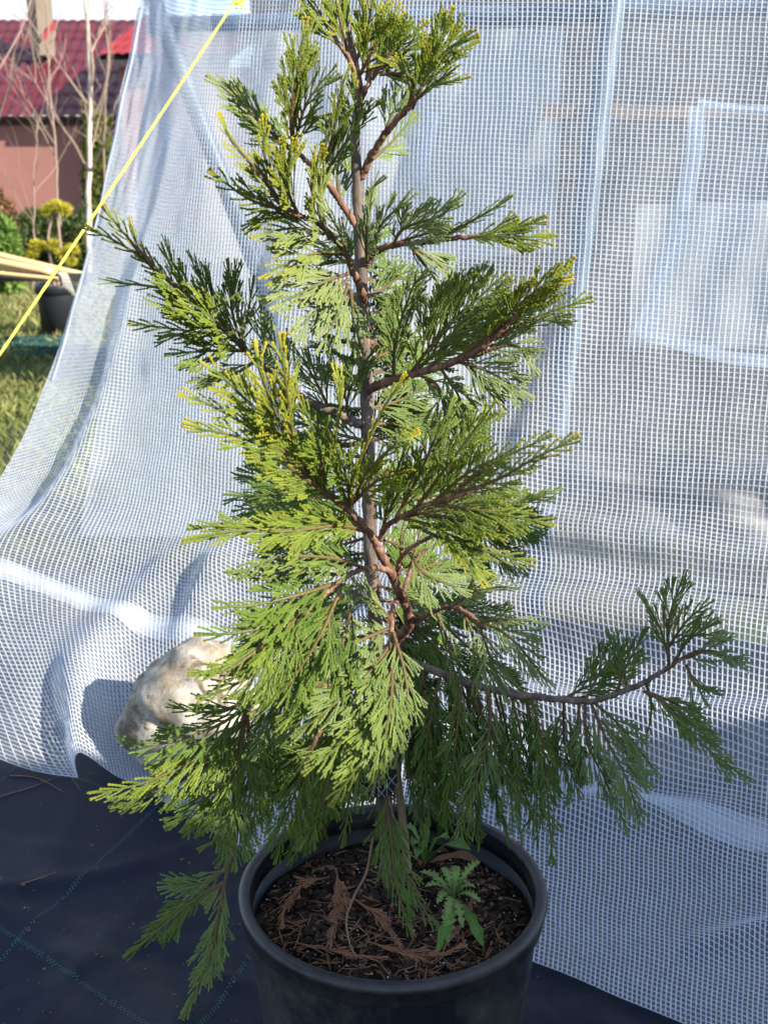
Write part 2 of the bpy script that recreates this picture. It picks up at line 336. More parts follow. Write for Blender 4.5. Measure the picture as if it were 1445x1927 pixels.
# arc length parameters (mean over the middle rows / columns) so that cells are even
def arc(P): return np.concatenate([[0], np.cumsum(np.linalg.norm(np.diff(P, axis=0), axis=1))])
uu = np.linspace(0, NET.shape[0] - 1, 400); vv = np.linspace(0, NET.shape[1] - 1, 400)
su = sum(arc(bicu(uu, np.full(400, v))) for v in (.9, 2, 3)) / 3
sv = sum(arc(bicu(np.full(400, u), vv)) for u in (1, 3, 5)) / 3
NU = int(su[-1] / CELL); NV = int(sv[-1] / CELL)
_r = gnd(352, 1472, 0); ROCK = at(352, 1325, _r[1] + .06)
def film_pt(cu, cv):
    """cell coordinates -> world point with folds"""
    shp = cu.shape
    U = np.interp((cu * CELL).ravel(), su, uu).reshape(shp); V = np.interp((cv * CELL).ravel(), sv, vv).reshape(shp)
    e = 1e-3; P = bicu(U, V); du = bicu(np.minimum(U + .02, FU), V) - bicu(np.maximum(U - .02, 0), V); dv = bicu(U, V + .02) - bicu(U, np.maximum(V - .02, 0))
    N = nrm(np.cross(dv, du)); N = np.where(np.sum(N * (np.array([0, 0, CAMH]) - P), -1, keepdims=True) < 0, -N, N)
    a = cu * CELL; b = cv * CELL; low = np.clip(b / .25, 0, 1); lo2 = np.exp(-(b / .55) ** 2)
    d = .020 * vnoise(a * 3.1, b * 2.1, 1, 3) * low
    d += .010 * np.sin(a * 9 + b * 4 + 1.5 * np.sin(b * 3)) * low * np.clip(vnoise(a * 1.3, b * 1.1, 4, 1) + .3, 0, 1)
    d += .006 * vnoise(a * 14, b * 9, 8, 2) * low
    rd = lambda a0, b0, ang, wd, am, ln: am * np.exp(-(((a - a0) * math.cos(ang) + (b - b0) * math.sin(ang)) / wd) ** 2) * np.exp(-((-(a - a0) * math.sin(ang) + (b - b0) * math.cos(ang)) / ln) ** 2)
    for a0, b0, ang, wd, am, ln in ((.7, .95, 1.48, .07, .06, .9), (.5, 1.17, 1.62, .06, .045, .8), (.9, .72, 1.42, .05, .045, .7), (.75, .62, 1.5, .06, -.03, .6), (.3, 1.35, 1.5, .05, .03, .4), (.55, .55, 1.25, .05, .03, .4), (.35, .80, 1.35, .05, .028, .5), (.6, 1.02, 1.5, .07, .035, .45), (.25, .32, 1.0, .035, .022, .25),
                                   (1.75, .8, .35, .05, .03, .35), (2.0, .6, .5, .045, .03, .35), (2.25, 1.1, .15, .05, .035, .6), (1.5, 1.3, -.2, .05, .022, .5), (.2, 1.45, .9, .04, .02, .3), (.8, 1.6, .3, .05, .02, .5), (1.2, .9, .8, .05, .025, .3)):
        d += 1.35 * rd(a0, b0, ang, wd, am, ln)
    # ruffles of the loose hem at the left
    wl = np.clip((a - 1.75) / .25, 0, 1) * np.exp(-(b / .33) ** 2)
    d += wl * (.038 * np.sin(a * 20 + 1.9 + 2 * b) + .014 * np.sin(a * 37 + b * 14)) 
    P = P + N * d[..., None]
    d2 = .0022 * vnoise(a * 34, b * 28, 15, 2) * low
    P = P + N * d2[..., None]
    hw = np.exp(-((P[..., 0] - ROCK[0]) / .225) ** 4 - ((P[..., 1] - ROCK[1] + .02) / .25) ** 4); P[..., 2] = P[..., 2] * (1 - hw) + .028 * hw
    P[..., 0] += .0010 * np.sin(b * 31 + a * 7); P[..., 2] += .0012 * np.sin(a * 27 + b * 6)
    fl_ = .030 + .004 * vnoise(a * 12, b * 12, 6, 2); P[..., 2] = fl_ + np.logaddexp(0, (P[..., 2] - fl_) / .008) * .008 - .004
    return P, N
film_root = empty('plastic_sheet', gnd(1000, 1815), 'large translucent white reinforced plastic sheet draped behind the potted conifer', 'plastic sheet')
CU, CV = np.meshgrid(np.arange(NU + 1, dtype=float), np.arange(NV + 1, dtype=float), indexing='ij')
FP, FN = film_pt(CU, CV)
def gridq(nx, ny):
    i = np.arange(nx)[:, None] * (ny + 1); j = np.arange(ny)[None]; return np.stack([i + j, i + ny + 1 + j, i + ny + 2 + j, i + j + 1], -1).reshape(-1, 4)
b = MB(); b.add(FP.reshape(-1, 3), gridq(NU, NV)); b.build('film_membrane', M['film'], film_root, True)
def threads(P, N, wd, off):
    """P (lines, points, 3): raised ribbon threads"""
    n, m = P.shape[:2]; T = nrm(np.gradient(P, axis=1)); S = nrm(np.cross(T, N)); j = 1 + RNG.normal(0, .10, (n, m, 1))
    a = P + N * off - S * wd / 2 * j; c_ = P + N * off + S * wd / 2 * j; t = P + N * (off + wd * .45)
    V = np.stack([a, t, c_], 2).reshape(-1, 3); i = (np.arange(n)[:, None] * m + np.arange(m - 1)[None])[..., None] * 3
    q = np.concatenate([i + [0, 1, 4, 3], i + [1, 2, 5, 4]], -1).reshape(-1, 4); return V, q
b = MB(); V, q = threads(FP, FN, .0026, .0004); b.add(V, q)
V, q = threads(FP.transpose(1, 0, 2), FN.transpose(1, 0, 2), .0023, .0003); b.add(V, q)
th = b.build('thread_grid', M['thread'], film_root); th['kind'] = 'stuff'
# cell coordinate that projects nearest a pixel
_d = FP - np.array([0, 0, CAMH]); _dep = _d[..., 1] * cp - _d[..., 2] * sp
PXX = 722.5 + FPX * _d[..., 0] / _dep; PYY = 963.5 - FPX * (_d[..., 1] * sp + _d[..., 2] * cp) / _dep
def cell(px, py):
    k = np.argmin((PXX - px) ** 2 + (PYY - py) ** 2); return np.array(np.unravel_index(k, PXX.shape), float)
def strip(name, pts, wcell, mat, off=.0035, parent=None, n=60, wob=.15):
    C = crom([cell(*p) for p in pts], n); T = nrm(np.gradient(C, axis=0)); S = np.stack([-T[:, 1], T[:, 0]], -1)
    k = 7; s_ = np.linspace(-.5, .5, k)
    G = C[:, None] + S[:, None] * (s_ * wcell)[None, :, None] * (1 + RNG.normal(0, .02, (n, 1, 1)))
    G[..., 0] = np.clip(G[..., 0], 0, NU); G[..., 1] = np.clip(G[..., 1], 0, NV)
    P, N = film_pt(G[..., 0], G[..., 1]); P = P + N * (off + .0015 * np.cos(s_ * 6)[None, :, None])
    bb = MB(); bb.add(P.reshape(-1, 3), gridq(n - 1, k - 1)); bb.add((P + N * .001).reshape(-1, 3), gridq(n - 1, k - 1)); return bb.build(name, mat, parent or film_root, True)
strip('welded_seam', [(-15, 1062), (200, 1140), (430, 1228), (740, 1332), (1050, 1438), (1300, 1520), (1470, 1578)], 6.2, M['seam'], -.0015, n=160)
strip('tape_strip', [(1316, 200), (1303, 300), (1285, 400)], 3.0, M['tape'], -.0030 - .0006 * 3.0)
strip('tape_strip', [(1283, 415), (1255, 500), (1225, 580), (1206, 632)], 3.6, M['tape'], -.0030 - .0006 * 3.6)
strip('tape_strip', [(1200, 622), (1300, 652), (1380, 672), (1460, 684)], 2.6, M['tape'], -.0030 - .0006 * 2.6)
strip('tape_strip', [(1310, 196), (1380, 200), (1460, 205)], 1.8, M['tape'], -.0030 - .0006 * 1.8)
strip('tape_strip', [(318, 230), (304, 300), (280, 345), (254, 392)], 2.6, M['tape'], -.0030 - .0006 * 2.6)
strip('tape_strip', [(815, 212), (800, 270), (786, 340)], 3.0, M['tape'], -.0030 - .0006 * 3.0)
strip('sheet_hem', [(270, 8), (220, 250), (165, 490), (100, 715)], 1.6, M['seam'], .003, n=90)
# repair patch: a second layer inside the tape frame
def patch(p00, p10, p11, p01):
    cs = [cell(*p) for p in (p00, p10, p11, p01)]; U, V = np.meshgrid(np.linspace(0, 1, 30), np.linspace(0, 1, 36), indexing='ij')
    G = (cs[0] * ((1-U)*(1-V))[..., None] + cs[1] * (U*(1-V))[..., None] + cs[2] * (U*V)[..., None] + cs[3] * ((1-U)*V)[..., None])
    P, N = film_pt(G[..., 0], G[..., 1]); bb = MB(); bb.add((P - N * .003).reshape(-1, 3), gridq(29, 35)); return bb.build('repair_patch', M['film'], film_root, True)
patch((1316, 200), (1460, 205), (1460, 684), (1204, 630))

# ---------------------------------------------------------------- things behind the film
M['steel'] = simple('blue_grey_steel', (.05,.08,.12), (.10,.14,.19), 12, .45, .1, .002, .5)
M['wood'] = simple('weathered_timber', (.16,.10,.06), (.33,.24,.16), 14, .8, .5, .003, .3)
fr = empty('greenhouse_frame', at(1040, 1000, 3.5), 'blue grey steel tube frame seen through the plastic sheet', 'frame')
def rod(name, a, b, r, mat, parent, sides=12):
    bb = MB(); bb.tube(crom([a, b], 8), r, sides); return bb.build(name, mat, parent, True)
def gp(px, py, Y, dz=0): p = at(px, py, Y); p[2] += dz; return p
pA = at(1190, -260, 3.62); pB = at(1020, 1000, 3.30); pB2 = pB + (pB - pA) * (pB[2] / (pA[2] - pB[2]))
rod('post', pA, pB2, .034, M['steel'], fr)
rod('top_rail', at(285, 52, 4.12), at(1750, 2, 3.36), .030, M['steel'], fr)
rod('brace', at(285, -10, 4.05), at(505, 560, 3.80), .028, M['steel'], fr)
dA = at(505, 560, 3.80); rod('post', dA + [0, .03, .03], Z0(dA + [.02, .05, 0], 0), .026, M['steel'], fr)
wb = empty('timber_batten', at(1180, 215, 3.42), 'brown wooden batten running level behind the upper sheet', 'batten')
bb = MB(); a, c = at(1020, 210, 3.55), at(1600, 212, 3.36); d = nrm(c - a); rot = np.column_stack([d, np.cross([0, 0, 1], d), [0, 0, 1]])
bb.box((a + c) / 2, (np.linalg.norm(c - a), .03, .035), rot); bb.build('board', M['wood'], wb)
def inner(name, label, q, Y, folds, seed, mat='inner', grp=None):
    (x0, y0), (x1, y1), (x2, y2), (x3, y3) = q
    def fx(U, V):
        px = x0*(1-U)*(1-V) + x1*U*(1-V) + x2*U*V + x3*(1-U)*V; py = y0*(1-U)*(1-V) + y1*U*(1-V) + y2*U*V + y3*(1-U)*V
        yy = Y[0] + (Y[1] - Y[0]) * U + folds * (np.sin(U * 23 + 2 * np.sin(V * 3 + seed)) * .5 + vnoise(U * 6, V * 5, seed, 3) * .7)
        d = np.stack([(px - 722.5) / FPX, cp + (963.5 - py) / FPX * sp, -sp + (963.5 - py) / FPX * cp], -1)
        return np.array([0, 0, CAMH]) + d * (yy / d[..., 1])[..., None]
    o = sheet(name, fx, 70, 60, M[mat]); tag(o, label, 'plastic sheet', grp); return o
G = 'inner plastic sheets hung behind the outer one'
inner('inner_sheet', 'bright white inner plastic sheet hanging behind the top centre of the outer sheet', [(560, 60), (1062, 52), (1040, 470), (600, 520)], (3.95, 3.62), .010, 3, grp=G)
inner('inner_sheet', 'sunlit cream inner plastic sheet behind the taped repair patch at the right', [(1195, 385), (1600, 375), (1600, 655), (1180, 650)], (3.40, 3.22), .010, 5, grp=G)
inner('inner_sheet', 'wide pale inner plastic sheet behind the left half of the outer sheet', [(290, 60), (760, 55), (960, 1010), (150, 1010)], (4.05, 3.80), .02, 9, grp=G)
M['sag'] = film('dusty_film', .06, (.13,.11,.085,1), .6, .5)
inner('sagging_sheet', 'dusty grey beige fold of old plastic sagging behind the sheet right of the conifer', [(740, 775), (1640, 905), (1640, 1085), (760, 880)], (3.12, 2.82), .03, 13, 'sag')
# low boards lying behind
for k, (x0, y0, x1, y1, Y) in enumerate(((860, 905, 1500, 1010, 3.3),)):
    a, c = at(x0, y0, Y), at(x1, y1, Y - .35); d = nrm(c - a); up = np.array([0, 0, 1.0]); s_ = nrm(np.cross(up, d)); rot = np.column_stack([d, s_, np.cross(d, s_)])
    bb = MB(); bb.box((a + c) / 2, (np.linalg.norm(c - a), .10, .022), rot); o = bb.build('wooden_board', M['wood'])
    tag(o, 'weathered board lying behind the sheet just right of the conifer', 'board')

# ---------------------------------------------------------------- pot and soil
PC = at(739, 1660, 1.468); PX, PY, PZ = PC[0], PC[1], .388
pot = empty('plant_pot', (PX, PY, .01), 'large round black plastic nursery pot holding the conifer, rolled rim, scuffed side', 'pot')
Ro = .225
def arcp(cx, cz, r, a0, a1, n): return [(cx + r * math.cos(R(a)), cz + r * math.sin(R(a))) for a in np.linspace(a0, a1, n)]
b = MB(); b.lathe([(0, .010), (.170, .010), (.178, .014), (.180, .022)] + [(.180 + .032 * t, .022 + (PZ - .062) * t) for t in np.linspace(.1, 1, 10)] + [(.2125, PZ - .038), (.2060, PZ - .038), (.2030, PZ - .10), (.176, .06), (0, .06)], (PX, PY, 0)); b.build('body', M['pot'], pot, True)
b = MB(); b.lathe([(.2132, PZ - .037), (.2182, PZ - .036), (.2195, PZ - .034), (.2195, PZ - .015)] + arcp(.2145, PZ - .0095, .0095, -20, 200, 14) + [(.2050, PZ - .02), (.2045, PZ - .037), (.2132, PZ - .037)], (PX, PY, 0)); b.build('rim', M['pot'], pot, True)
b = MB()
def soil_z(x, y): return PZ - .062 + .006 * vnoise((x) * 40, (y) * 40, 31, 3)
SR = 72
rr, aa = np.meshgrid(np.linspace(0, .2035, 40), np.linspace(0, 2 * math.pi, SR + 1)[:-1], indexing='ij'); xx, yy = PX + rr * np.cos(aa), PY + rr * np.sin(aa)
V = np.stack([xx, yy, soil_z(xx, yy)], -1).reshape(-1, 3); i = np.arange(39)[:, None] * SR; j = np.arange(SR)[None]; k = (j + 1) % SR
b.add(V, np.stack([i + j, i + SR + j, i + SR + k, i + k], -1).reshape(-1, 4))
g = NT('peat_potting_soil'); c = g.ramp(g.noise(70, 9, .75), [(.35, (.009,.006,.004)), (.6, (.030,.018,.012)), (.8, (.075,.045,.03))])
M['soil'] = g.done(g.pbr(c, .95, g.bump(g.noise(90, 9, .8), 1, .02), .2)); b.build('potting_soil', M['soil'], pot, True)
# crumbs, chips and perlite on the soil
def scatter_bits(n, smin, smax, mat, name, el=1.0, flat=.5, bias=None):
    b = MB(); V0 = np.array([[1,0,0],[-1,0,0],[0,1,0],[0,-1,0],[0,0,1],[0,0,-1.0]]); F = [[0,2,4],[2,1,4],[1,3,4],[3,0,4],[2,0,5],[1,2,5],[3,1,5],[0,3,5]]
    for _ in range(n):
        a = random.uniform(0, 6.28); r = .198 * math.sqrt(random.random()); x, y = PX + r * math.cos(a), PY + r * math.sin(a)
        s = random.uniform(smin, smax); Rt = np.array(Matrix.Rotation(random.uniform(0, 6.28), 3, 'Z') @ Matrix.Rotation(random.uniform(-.4, .4), 3, 'X'))
        Vv = V0 * RNG.uniform(.75, 1.25, (6, 1)) * [s * el, s, s * flat] @ Rt.T; b.add(Vv + [x, y, float(soil_z(np.array(x), np.array(y))) + s * flat * .6], None, F)
    o = b.build(name, mat, pot); o['kind'] = 'stuff'; return o
M['perlite'] = simple('perlite', (.55,.54,.50), (.75,.74,.70), 60, .8, .2, .001)
M['chip'] = simple('bark_chip', (.10,.045,.022), (.27,.14,.075), 25, .8, .4, .002)
M['crumb'] = simple('peat_crumb', (.015,.010,.007), (.055,.035,.022), 30, .95, .4, .002)
scatter_bits(420, .0008, .0020, M['perlite'], 'perlite_grains', 1.1, .8)
scatter_bits(420, .002, .0055, M['chip'], 'bark_chips', 2.3, .25)
scatter_bits(2200, .0018, .0055, M['crumb'], 'peat_crumbs', 1.4, .6)
# small dry leaf stuck on the side
b = MB(); p = at(886, 1857, PY - .186); b.add([p + [-.001, -.004, .009], p + [.003, -.005, .002], p + [0, -.005, -.010], p + [-.0035, -.004, .0]], [[0, 1, 2, 3]]); o = b.build('dry_leaf', M['chip'])
tag(o, 'tiny dry brown leaf scale stuck to the front of the black pot', 'leaf')

# ---------------------------------------------------------------- frond generator
def shoots_mesh(b, P0, D0, D1, Ls, N, W, tone0, tone1, pale, tipfat):
    """many shoots at once: quadratic curves, flattened, notched by the scale leaves"""
    P0, D0, D1, N = map(lambda x: np.asarray(x, float), (P0, D0, D1, N)); Ls = np.asarray(Ls, float); W = np.asarray(W, float)
    tone0, tone1 = np.asarray(tone0, float), np.asarray(tone1, float)
    nod = np.clip(np.round(Ls / .0042).astype(int), 2, 30)
    for k in np.unique(nod):
        I = np.where(nod == k)[0]; m = 2 * k + 1
        t = np.concatenate([[x / k, (x + .72) / k] for x in range(k)] + [[1.0]])
        wf = np.tile([.70, 1.12], k); wf = np.append(wf, .45); n = len(t)
        taper = np.ones(n); taper[-3] = 1.0
        T_ = t[None, :, None]; d0, d1 = D0[I][:, None], D1[I][:, None]
        P = P0[I][:, None] + Ls[I][:, None, None] * (d0 * T_ + (d1 - d0) * T_ ** 2 / 2)
        Tn = nrm(d0 + (d1 - d0) * T_); Nn = nrm(N[I][:, None] - Tn * np.sum(N[I][:, None] * Tn, -1, keepdims=True)); S = np.cross(Tn, Nn)
        fat = 1 + np.asarray(tipfat)[I][:, None] * np.clip((t[None] - .70) / .3, 0, 1) ** 1
        wd = (W[I][:, None] * wf[None] * fat * (1 - .12 * t[None]))[..., None]
        V = np.stack([P + S * wd * .5, P + Nn * wd * .30, P - S * wd * .5, P - Nn * wd * .30], 2)      # I, n, 4, 3
        TP = P[:, -1] + Tn[:, -1] * wd[:, -1] * .5
        nI = len(I); V = np.concatenate([V.reshape(nI, n * 4, 3), TP[:, None]], 1)
        i = np.arange(n - 1)[:, None] * 4; j = np.arange(4)[None]; kk = (j + 1) % 4
        q = np.stack([i + j, i + kk, i + 4 + kk, i + 4 + j], -1).reshape(-1, 4); e = (n - 1) * 4; tt = np.array([[e, e+1, n*4], [e+1, e+2, n*4], [e+2, e+3, n*4], [e+3, e, n*4]])
        base = np.arange(nI)[:, None, None] * (n * 4 + 1)
        C = np.zeros((nI, n * 4 + 1, 4)); tp = tone1[I, 0][:, None] * np.clip(t[None], 0, 1) ** 1.25
        C[:, :-1, 0] = np.repeat(tp, 4, 1); C[:, -1, 0] = tp[:, -1]; C[:, :, 1] = tone0[I, 1][:, None] 
        wd_ = tone0[I, 2][:, None] + (tone1[I, 2] - tone0[I, 2])[:, None] * t[None]
        C[:, :-1, 2] = np.repeat(wd_, 4, 1); C[:, -1, 2] = wd_[:, -1]; C[:, :, 3] = pale
        b.add(V.reshape(-1, 3), (q[None] + base).reshape(-1, 4), (tt[None] + base).reshape(-1, 3), C.reshape(-1, 4))

NS = [0]
def frond(name, axis, w, parent, mat, nhint=None, tip=.5, pale=.0, dens=1.1, ang=34, woody=.55, droop=0.0, ar=.0024, cup=.15, sc=1.0):
    """flat spray: axis points (world), half width w in metres"""
    rg = np.random.default_rng(NS[0] + 100); NS[0] += 1
    A = crom(crom(axis, 60)[:56], 60); s = arc(A); Lx = s[-1]; T = nrm(np.gradient(A, axis=0))
    mid = A[30]; tocam = nrm(np.array([0, 0, CAMH]) - mid)
    if nhint is None: nhint = nrm(tocam * rg.uniform(.3, .7) + np.array([0, 0, 1]) * rg.uniform(.0, .35) + np.array(SUN_TO) * rg.uniform(.35, 1.0) + rg.normal(0, .20, 3))
    nhint = np.asarray(nhint, float)
    def frame(x):
        f = np.interp(x, s, np.arange(60)); i = int(min(f, 58)); u = f - i; p = A[i] * (1-u) + A[i+1] * u; t = nrm(T[i] * (1-u) + T[i+1] * u); n = nrm(nhint - t * np.dot(nhint, t)); return p, t, n
    SH = [[] for _ in range(9)]
    def put(p0, d0, d1, L_, n, W_, rnd, wd0, wd1, tp, fat):
        for a, v in zip(SH, (p0, d0, d1, L_, n, W_, (0, rnd, wd0), (tp, rnd, wd1), fat)): a.append(v)
    G_ = np.array([0, 0, -1.0])
    def sub(p, t, n, side, L_, a0, order, tpv, wood0, W_):
        bvec = np.cross(t, n) * side; n2 = nrm(n + rg.normal(0, .16, 3) + bvec * cup * -.5)
        d0 = nrm(math.cos(a0) * t + math.sin(a0) * bvec + rg.normal(0, .05, 3)); a1 = a0 * .30
        d1 = nrm(math.cos(a1) * t + math.sin(a1) * bvec + rg.normal(0, .09, 3) + G_ * droop * 1.1 + n * rg.normal(0, .08))
        rnd = np.clip(rg.normal(.42 + .6 * tip, .25), 0, 1.35)
        last = L_ < .024 * sc or order >= 3
        put(p, d0, d1, L_, n2, W_, rnd, wood0, 0 if last else wood0 * .2, tpv if last else tpv, .50 * tip + .10)
        if last: return
        sp_ = (.0100 if order == 1 else .0080) * sc / dens; x = L_ * .12 + rg.uniform(0, sp_); sd = rg.choice([-1, 1])
        while x < L_ * .96:
            tt = x / L_; q = p + L_ * (d0 * tt + (d1 - d0) * tt * tt / 2); tq = nrm(d0 + (d1 - d0) * tt)
            rem = L_ - x
            if order == 1: l2 = min(.062 * sc, .014 * sc + rem * .60) * rg.uniform(.7, 1.15)
            else: l2 = min(.017 * sc, .008 * sc + rem * .4) * rg.uniform(.75, 1.2)
            if not (order == 2 and x < L_ * .42):
                sub(q, tq, n2, sd, l2, R(rg.uniform(12, 24)), order + 1, tpv * rg.uniform(.4, 1.0), 0, W_ * .93)
            x += sp_ * rg.uniform(.75, 1.25) * .62; sd = -sd
    x = Lx * .10; sd = 1
    spx = .0138 * sc / dens
    while x < Lx * .985:
        p, t, n = frame(x); u = x / Lx; prof = (.45 + .55 * math.sin(math.pi * min(1, u * .95 + .12) ** .9)) if u < .55 else max(.30, 1.05 * (1 - u) ** .55 + .12)
        l1 = .92 * w / math.sin(R(ang)) * prof * rg.uniform(.62, 1.12)
        tv = tip * (.55 + .45 * u) * rg.uniform(.6, 1.1)
        sub(p, t, n, sd, max(.022 * sc, l1), R(ang + rg.uniform(-5, 8) - 6 * u), 1, min(1, tv), woody * .8 * (1 - u), .0027 * sc)
        x += spx * rg.uniform(.7, 1.2) * .62; sd = -sd
    for _ in range(3):
        p, t, n = frame(Lx * .97); sub(p, t, n, rg.choice([-1, 1]), .022 * sc, R(rg.uniform(3, 16)), 2, tip, 0, .0027 * sc)
    b = MB(); shoots_mesh(b, *[SH[i] for i in (0, 1, 2, 3, 4, 5, 6, 7)], pale, SH[8])
    # axis
    rad = np.interp(np.linspace(0, 1, 60), [0, .5, 1], [ar, ar * .72, .0013]); n0 = b.n
    b.tube(A, rad * (1 + .12 * np.sin(np.arange(60) * 2.1)), 6, c=(0, .5, 1, 0))
    cc = b.c[-1].copy(); cc[:360, 2] = np.repeat(woody * 1.6 * np.clip(1.15 - np.linspace(0, 1, 60), 0, 1), 6).clip(0, 1); b.c[-1] = cc
    return b.build(name, mat, parent)

def P3(pts): return np.array([at(*p) for p in pts])
tree = empty('potted_conifer', (PX, PY, PZ - .06), 'young incense cedar with flat green sprays and golden tips growing in the black pot', 'conifer')
trunk_pts = [(736,1668,1.470),(728,1560,1.470),(722,1480,1.472),(718,1400,1.475),(712,1300,1.48),(708,1200,1.48),(700,1080,1.48),(694,950,1.48),(692,850,1.475),(690,740,1.475),(684,640,1.47),(681,540,1.47),(676,440,1.47),(672,340,1.47),(668,250,1.47),(676,175,1.47),(668,120,1.47),(655,50,1.47),(646,-40,1.47)]
b = MB(); tp = crom(P3(trunk_pts), 140); tr_ = np.interp(np.linspace(0, 1, 140), [0, .3, .55, .75, 1], [.0115, .0095, .0082, .0062, .0030]); tr_ = tr_ * (1 + .05 * np.sin(np.arange(140) * 1.3))
b.tube(tp, tr_, 12, wob=.05); b.build('trunk', [M['bark_grey']], tree, True)
BR = {}
def branch(key, pts, r0, r1, mat='bark_red'):
    b = MB(); n = 12 * len(pts); P = crom(P3(pts), n) ; P[2:-1] += RNG.normal(0, .0005, (n - 3, 3))
    rad = .86 * np.linspace(r0, r1, n) * (1 + .10 * np.sin(np.arange(n) * 1.7) * (np.arange(n) % 3 == 0))
    b.tube(P, rad, 9, wob=.09)
    for i in range(4, n - 4, 3):                     # peeling bark scales and old leaf bases
        if random.random() < .5:
            T_ = nrm(P[i+1] - P[i]); s_ = nrm(np.cross(T_, RNG.normal(0, 1, 3))); o = P[i] + s_ * rad[i] * .9
            w_ = np.cross(T_, s_) * rad[i] * .35; b.add([o - w_, o + w_, o + T_ * rad[i] * 1.6 + s_ * rad[i] * .45], None, [[0, 1, 2]])
    o = b.build('branch', M[mat], tree, True); BR[key] = o; return o
def F(key, pts, wpx, tip=.5, pale=.0, nh=None, **k):
    A = P3(pts); Y = A[len(A) // 2][1]; wm = wpx * Y / FPX * 1.03
    return frond('foliage_spray', A, wm, BR.get(key, tree), M['leaf'], nh, tip, pale, **k)
UPN = (0, -.35, 1); FRN = (0, -1, .35); LFN = (-.6, -.7, .5); RTN = (.6, -.7, .5)

# --- leader and top
branch('top', [(676,178,1.47),(660,118,1.45),(628,66,1.44),(600,20,1.44)], .0038, .002)
branch('topr', [(672,205,1.47),(692,160,1.46),(712,125,1.46),(760,150,1.46),(790,132,1.46)], .0040, .002)
F('top', [(655,110,1.45),(615,50,1.44),(575,-5,1.44)], 44, .85, woody=.9)
F('top', [(655,100,1.45),(640,40,1.43),(625,-40,1.43)], 40, .8, woody=.9)
F('top', [(668,120,1.47),(690,60,1.45),(705,-20,1.45)], 36, .75, woody=.9)
F('top', [(672,150,1.47),(705,90,1.45),(745,25,1.45)], 42, .7, woody=.8)
F('topr', [(700,150,1.46),(735,100,1.45),(790,55,1.45)], 38, .65, woody=.8)
F('topr', [(690,150,1.46),(700,80,1.50),(728,10,1.52)], 38, .6, woody=.8)
F('topr', [(715,140,1.46),(770,135,1.45),(815,110,1.45)], 34, .6, woody=.8)
branch('rt', [(680,335,1.47),(700,292,1.46),(730,245,1.44),(765,205,1.42),(785,180,1.41)], .0058, .0036)
F('rt', [(775,205,1.42),(800,150,1.40),(840,95,1.39),(880,70,1.38)], 50, .7)
F('rt', [(770,200,1.42),(775,150,1.40),(740,120,1.40),(722,118,1.40)], 30, .75)
F('rt', [(785,185,1.42),(820,160,1.40),(862,150,1.39)], 40, .6)
F('rt', [(790,170,1.42),(815,110,1.42),(848,35,1.42)], 34, .7)
F('rt', [(720,262,1.44),(738,215,1.45),(762,180,1.47)], 34, .2, .35)
F('rt', [(700,300,1.45),(735,270,1.5),(775,225,1.53)], 24, .2, .3)
F('rt', [(675,250,1.47),(670,210,1.42),(668,150,1.40)], 42, .5, .1)
# --- upper left fans
branch('ul', [(676,432,1.47),(650,395,1.46),(622,352,1.45),(585,310,1.44),(545,275,1.42)], .0055, .003)
F('ul', [(555,285,1.42),(500,240,1.40),(450,190,1.38),(405,152,1.37)], 40, .35, .25, woody=1.0)
F('ul', [(553,285,1.42),(548,220,1.38),(560,130,1.36),(575,45,1.35)], 56, .60, .15, woody=1.0)
F('ul', [(553,280,1.42),(575,200,1.38),(620,135,1.37)], 44, .5, .1, woody=.8)
F('ul', [(605,330,1.44),(625,260,1.40),(640,180,1.37),(650,140,1.36)], 46, .55, .05)
F('ul', [(610,330,1.44),(650,270,1.40),(680,225,1.38)], 34, .25, .1)
F('ul', [(545,280,1.42),(505,255,1.44),(468,195,1.46)], 36, .25, .4)
F('ul', [(640,385,1.46),(635,320,1.48),(650,270,1.5)], 34, .15, .5)
branch('ul2', [(690,575,1.47),(672,528,1.44),(645,470,1.41),(605,425,1.38),(555,402,1.35),(518,375,1.33)], .0056, .0026)
F('ul2', [(540,398,1.34),(490,330,1.31),(440,270,1.29),(420,235,1.28)], 34, .75, woody=.8)
F('ul2', [(545,398,1.34),(500,300,1.32),(498,240,1.31)], 30, .85, woody=.7)
F('ul2', [(560,402,1.35),(540,350,1.31),(550,280,1.29)], 62, .95)
F('ul2', [(590,420,1.37),(590,350,1.33),(600,290,1.31)], 46, .9)
F('ul2', [(530,395,1.34),(470,375,1.32),(412,335,1.31)], 30, .5)
F('ul2', [(560,410,1.36),(510,400,1.34),(480,420,1.33)], 34, .6)
F('ul2', [(620,450,1.39),(600,400,1.36),(600,340,1.36)], 46, .5, .35)
F('ul2', [(610,440,1.38),(550,430,1.35),(490,440,1.33)], 46, .4, .35)
F('ul2', [(645,478,1.40),(580,480,1.36),(498,515,1.33)], 44, .75, .30)
F('ul2', [(655,515,1.41),(600,535,1.36),(520,575,1.33)], 48, .35, .60)
F('ul2', [(655,525,1.41),(610,570,1.36),(560,620,1.33)], 50, .25, .75)
F('ul2', [(655,535,1.41),(635,590,1.38),(605,650,1.36)], 40, .15, .75)
F('ul2', [(660,545,1.42),(665,600,1.40),(668,650,1.40)], 30, .1, .6)
F('ul2', [(660,510,1.42),(640,440,1.37),(610,390,1.35)], 32, .1, .8)
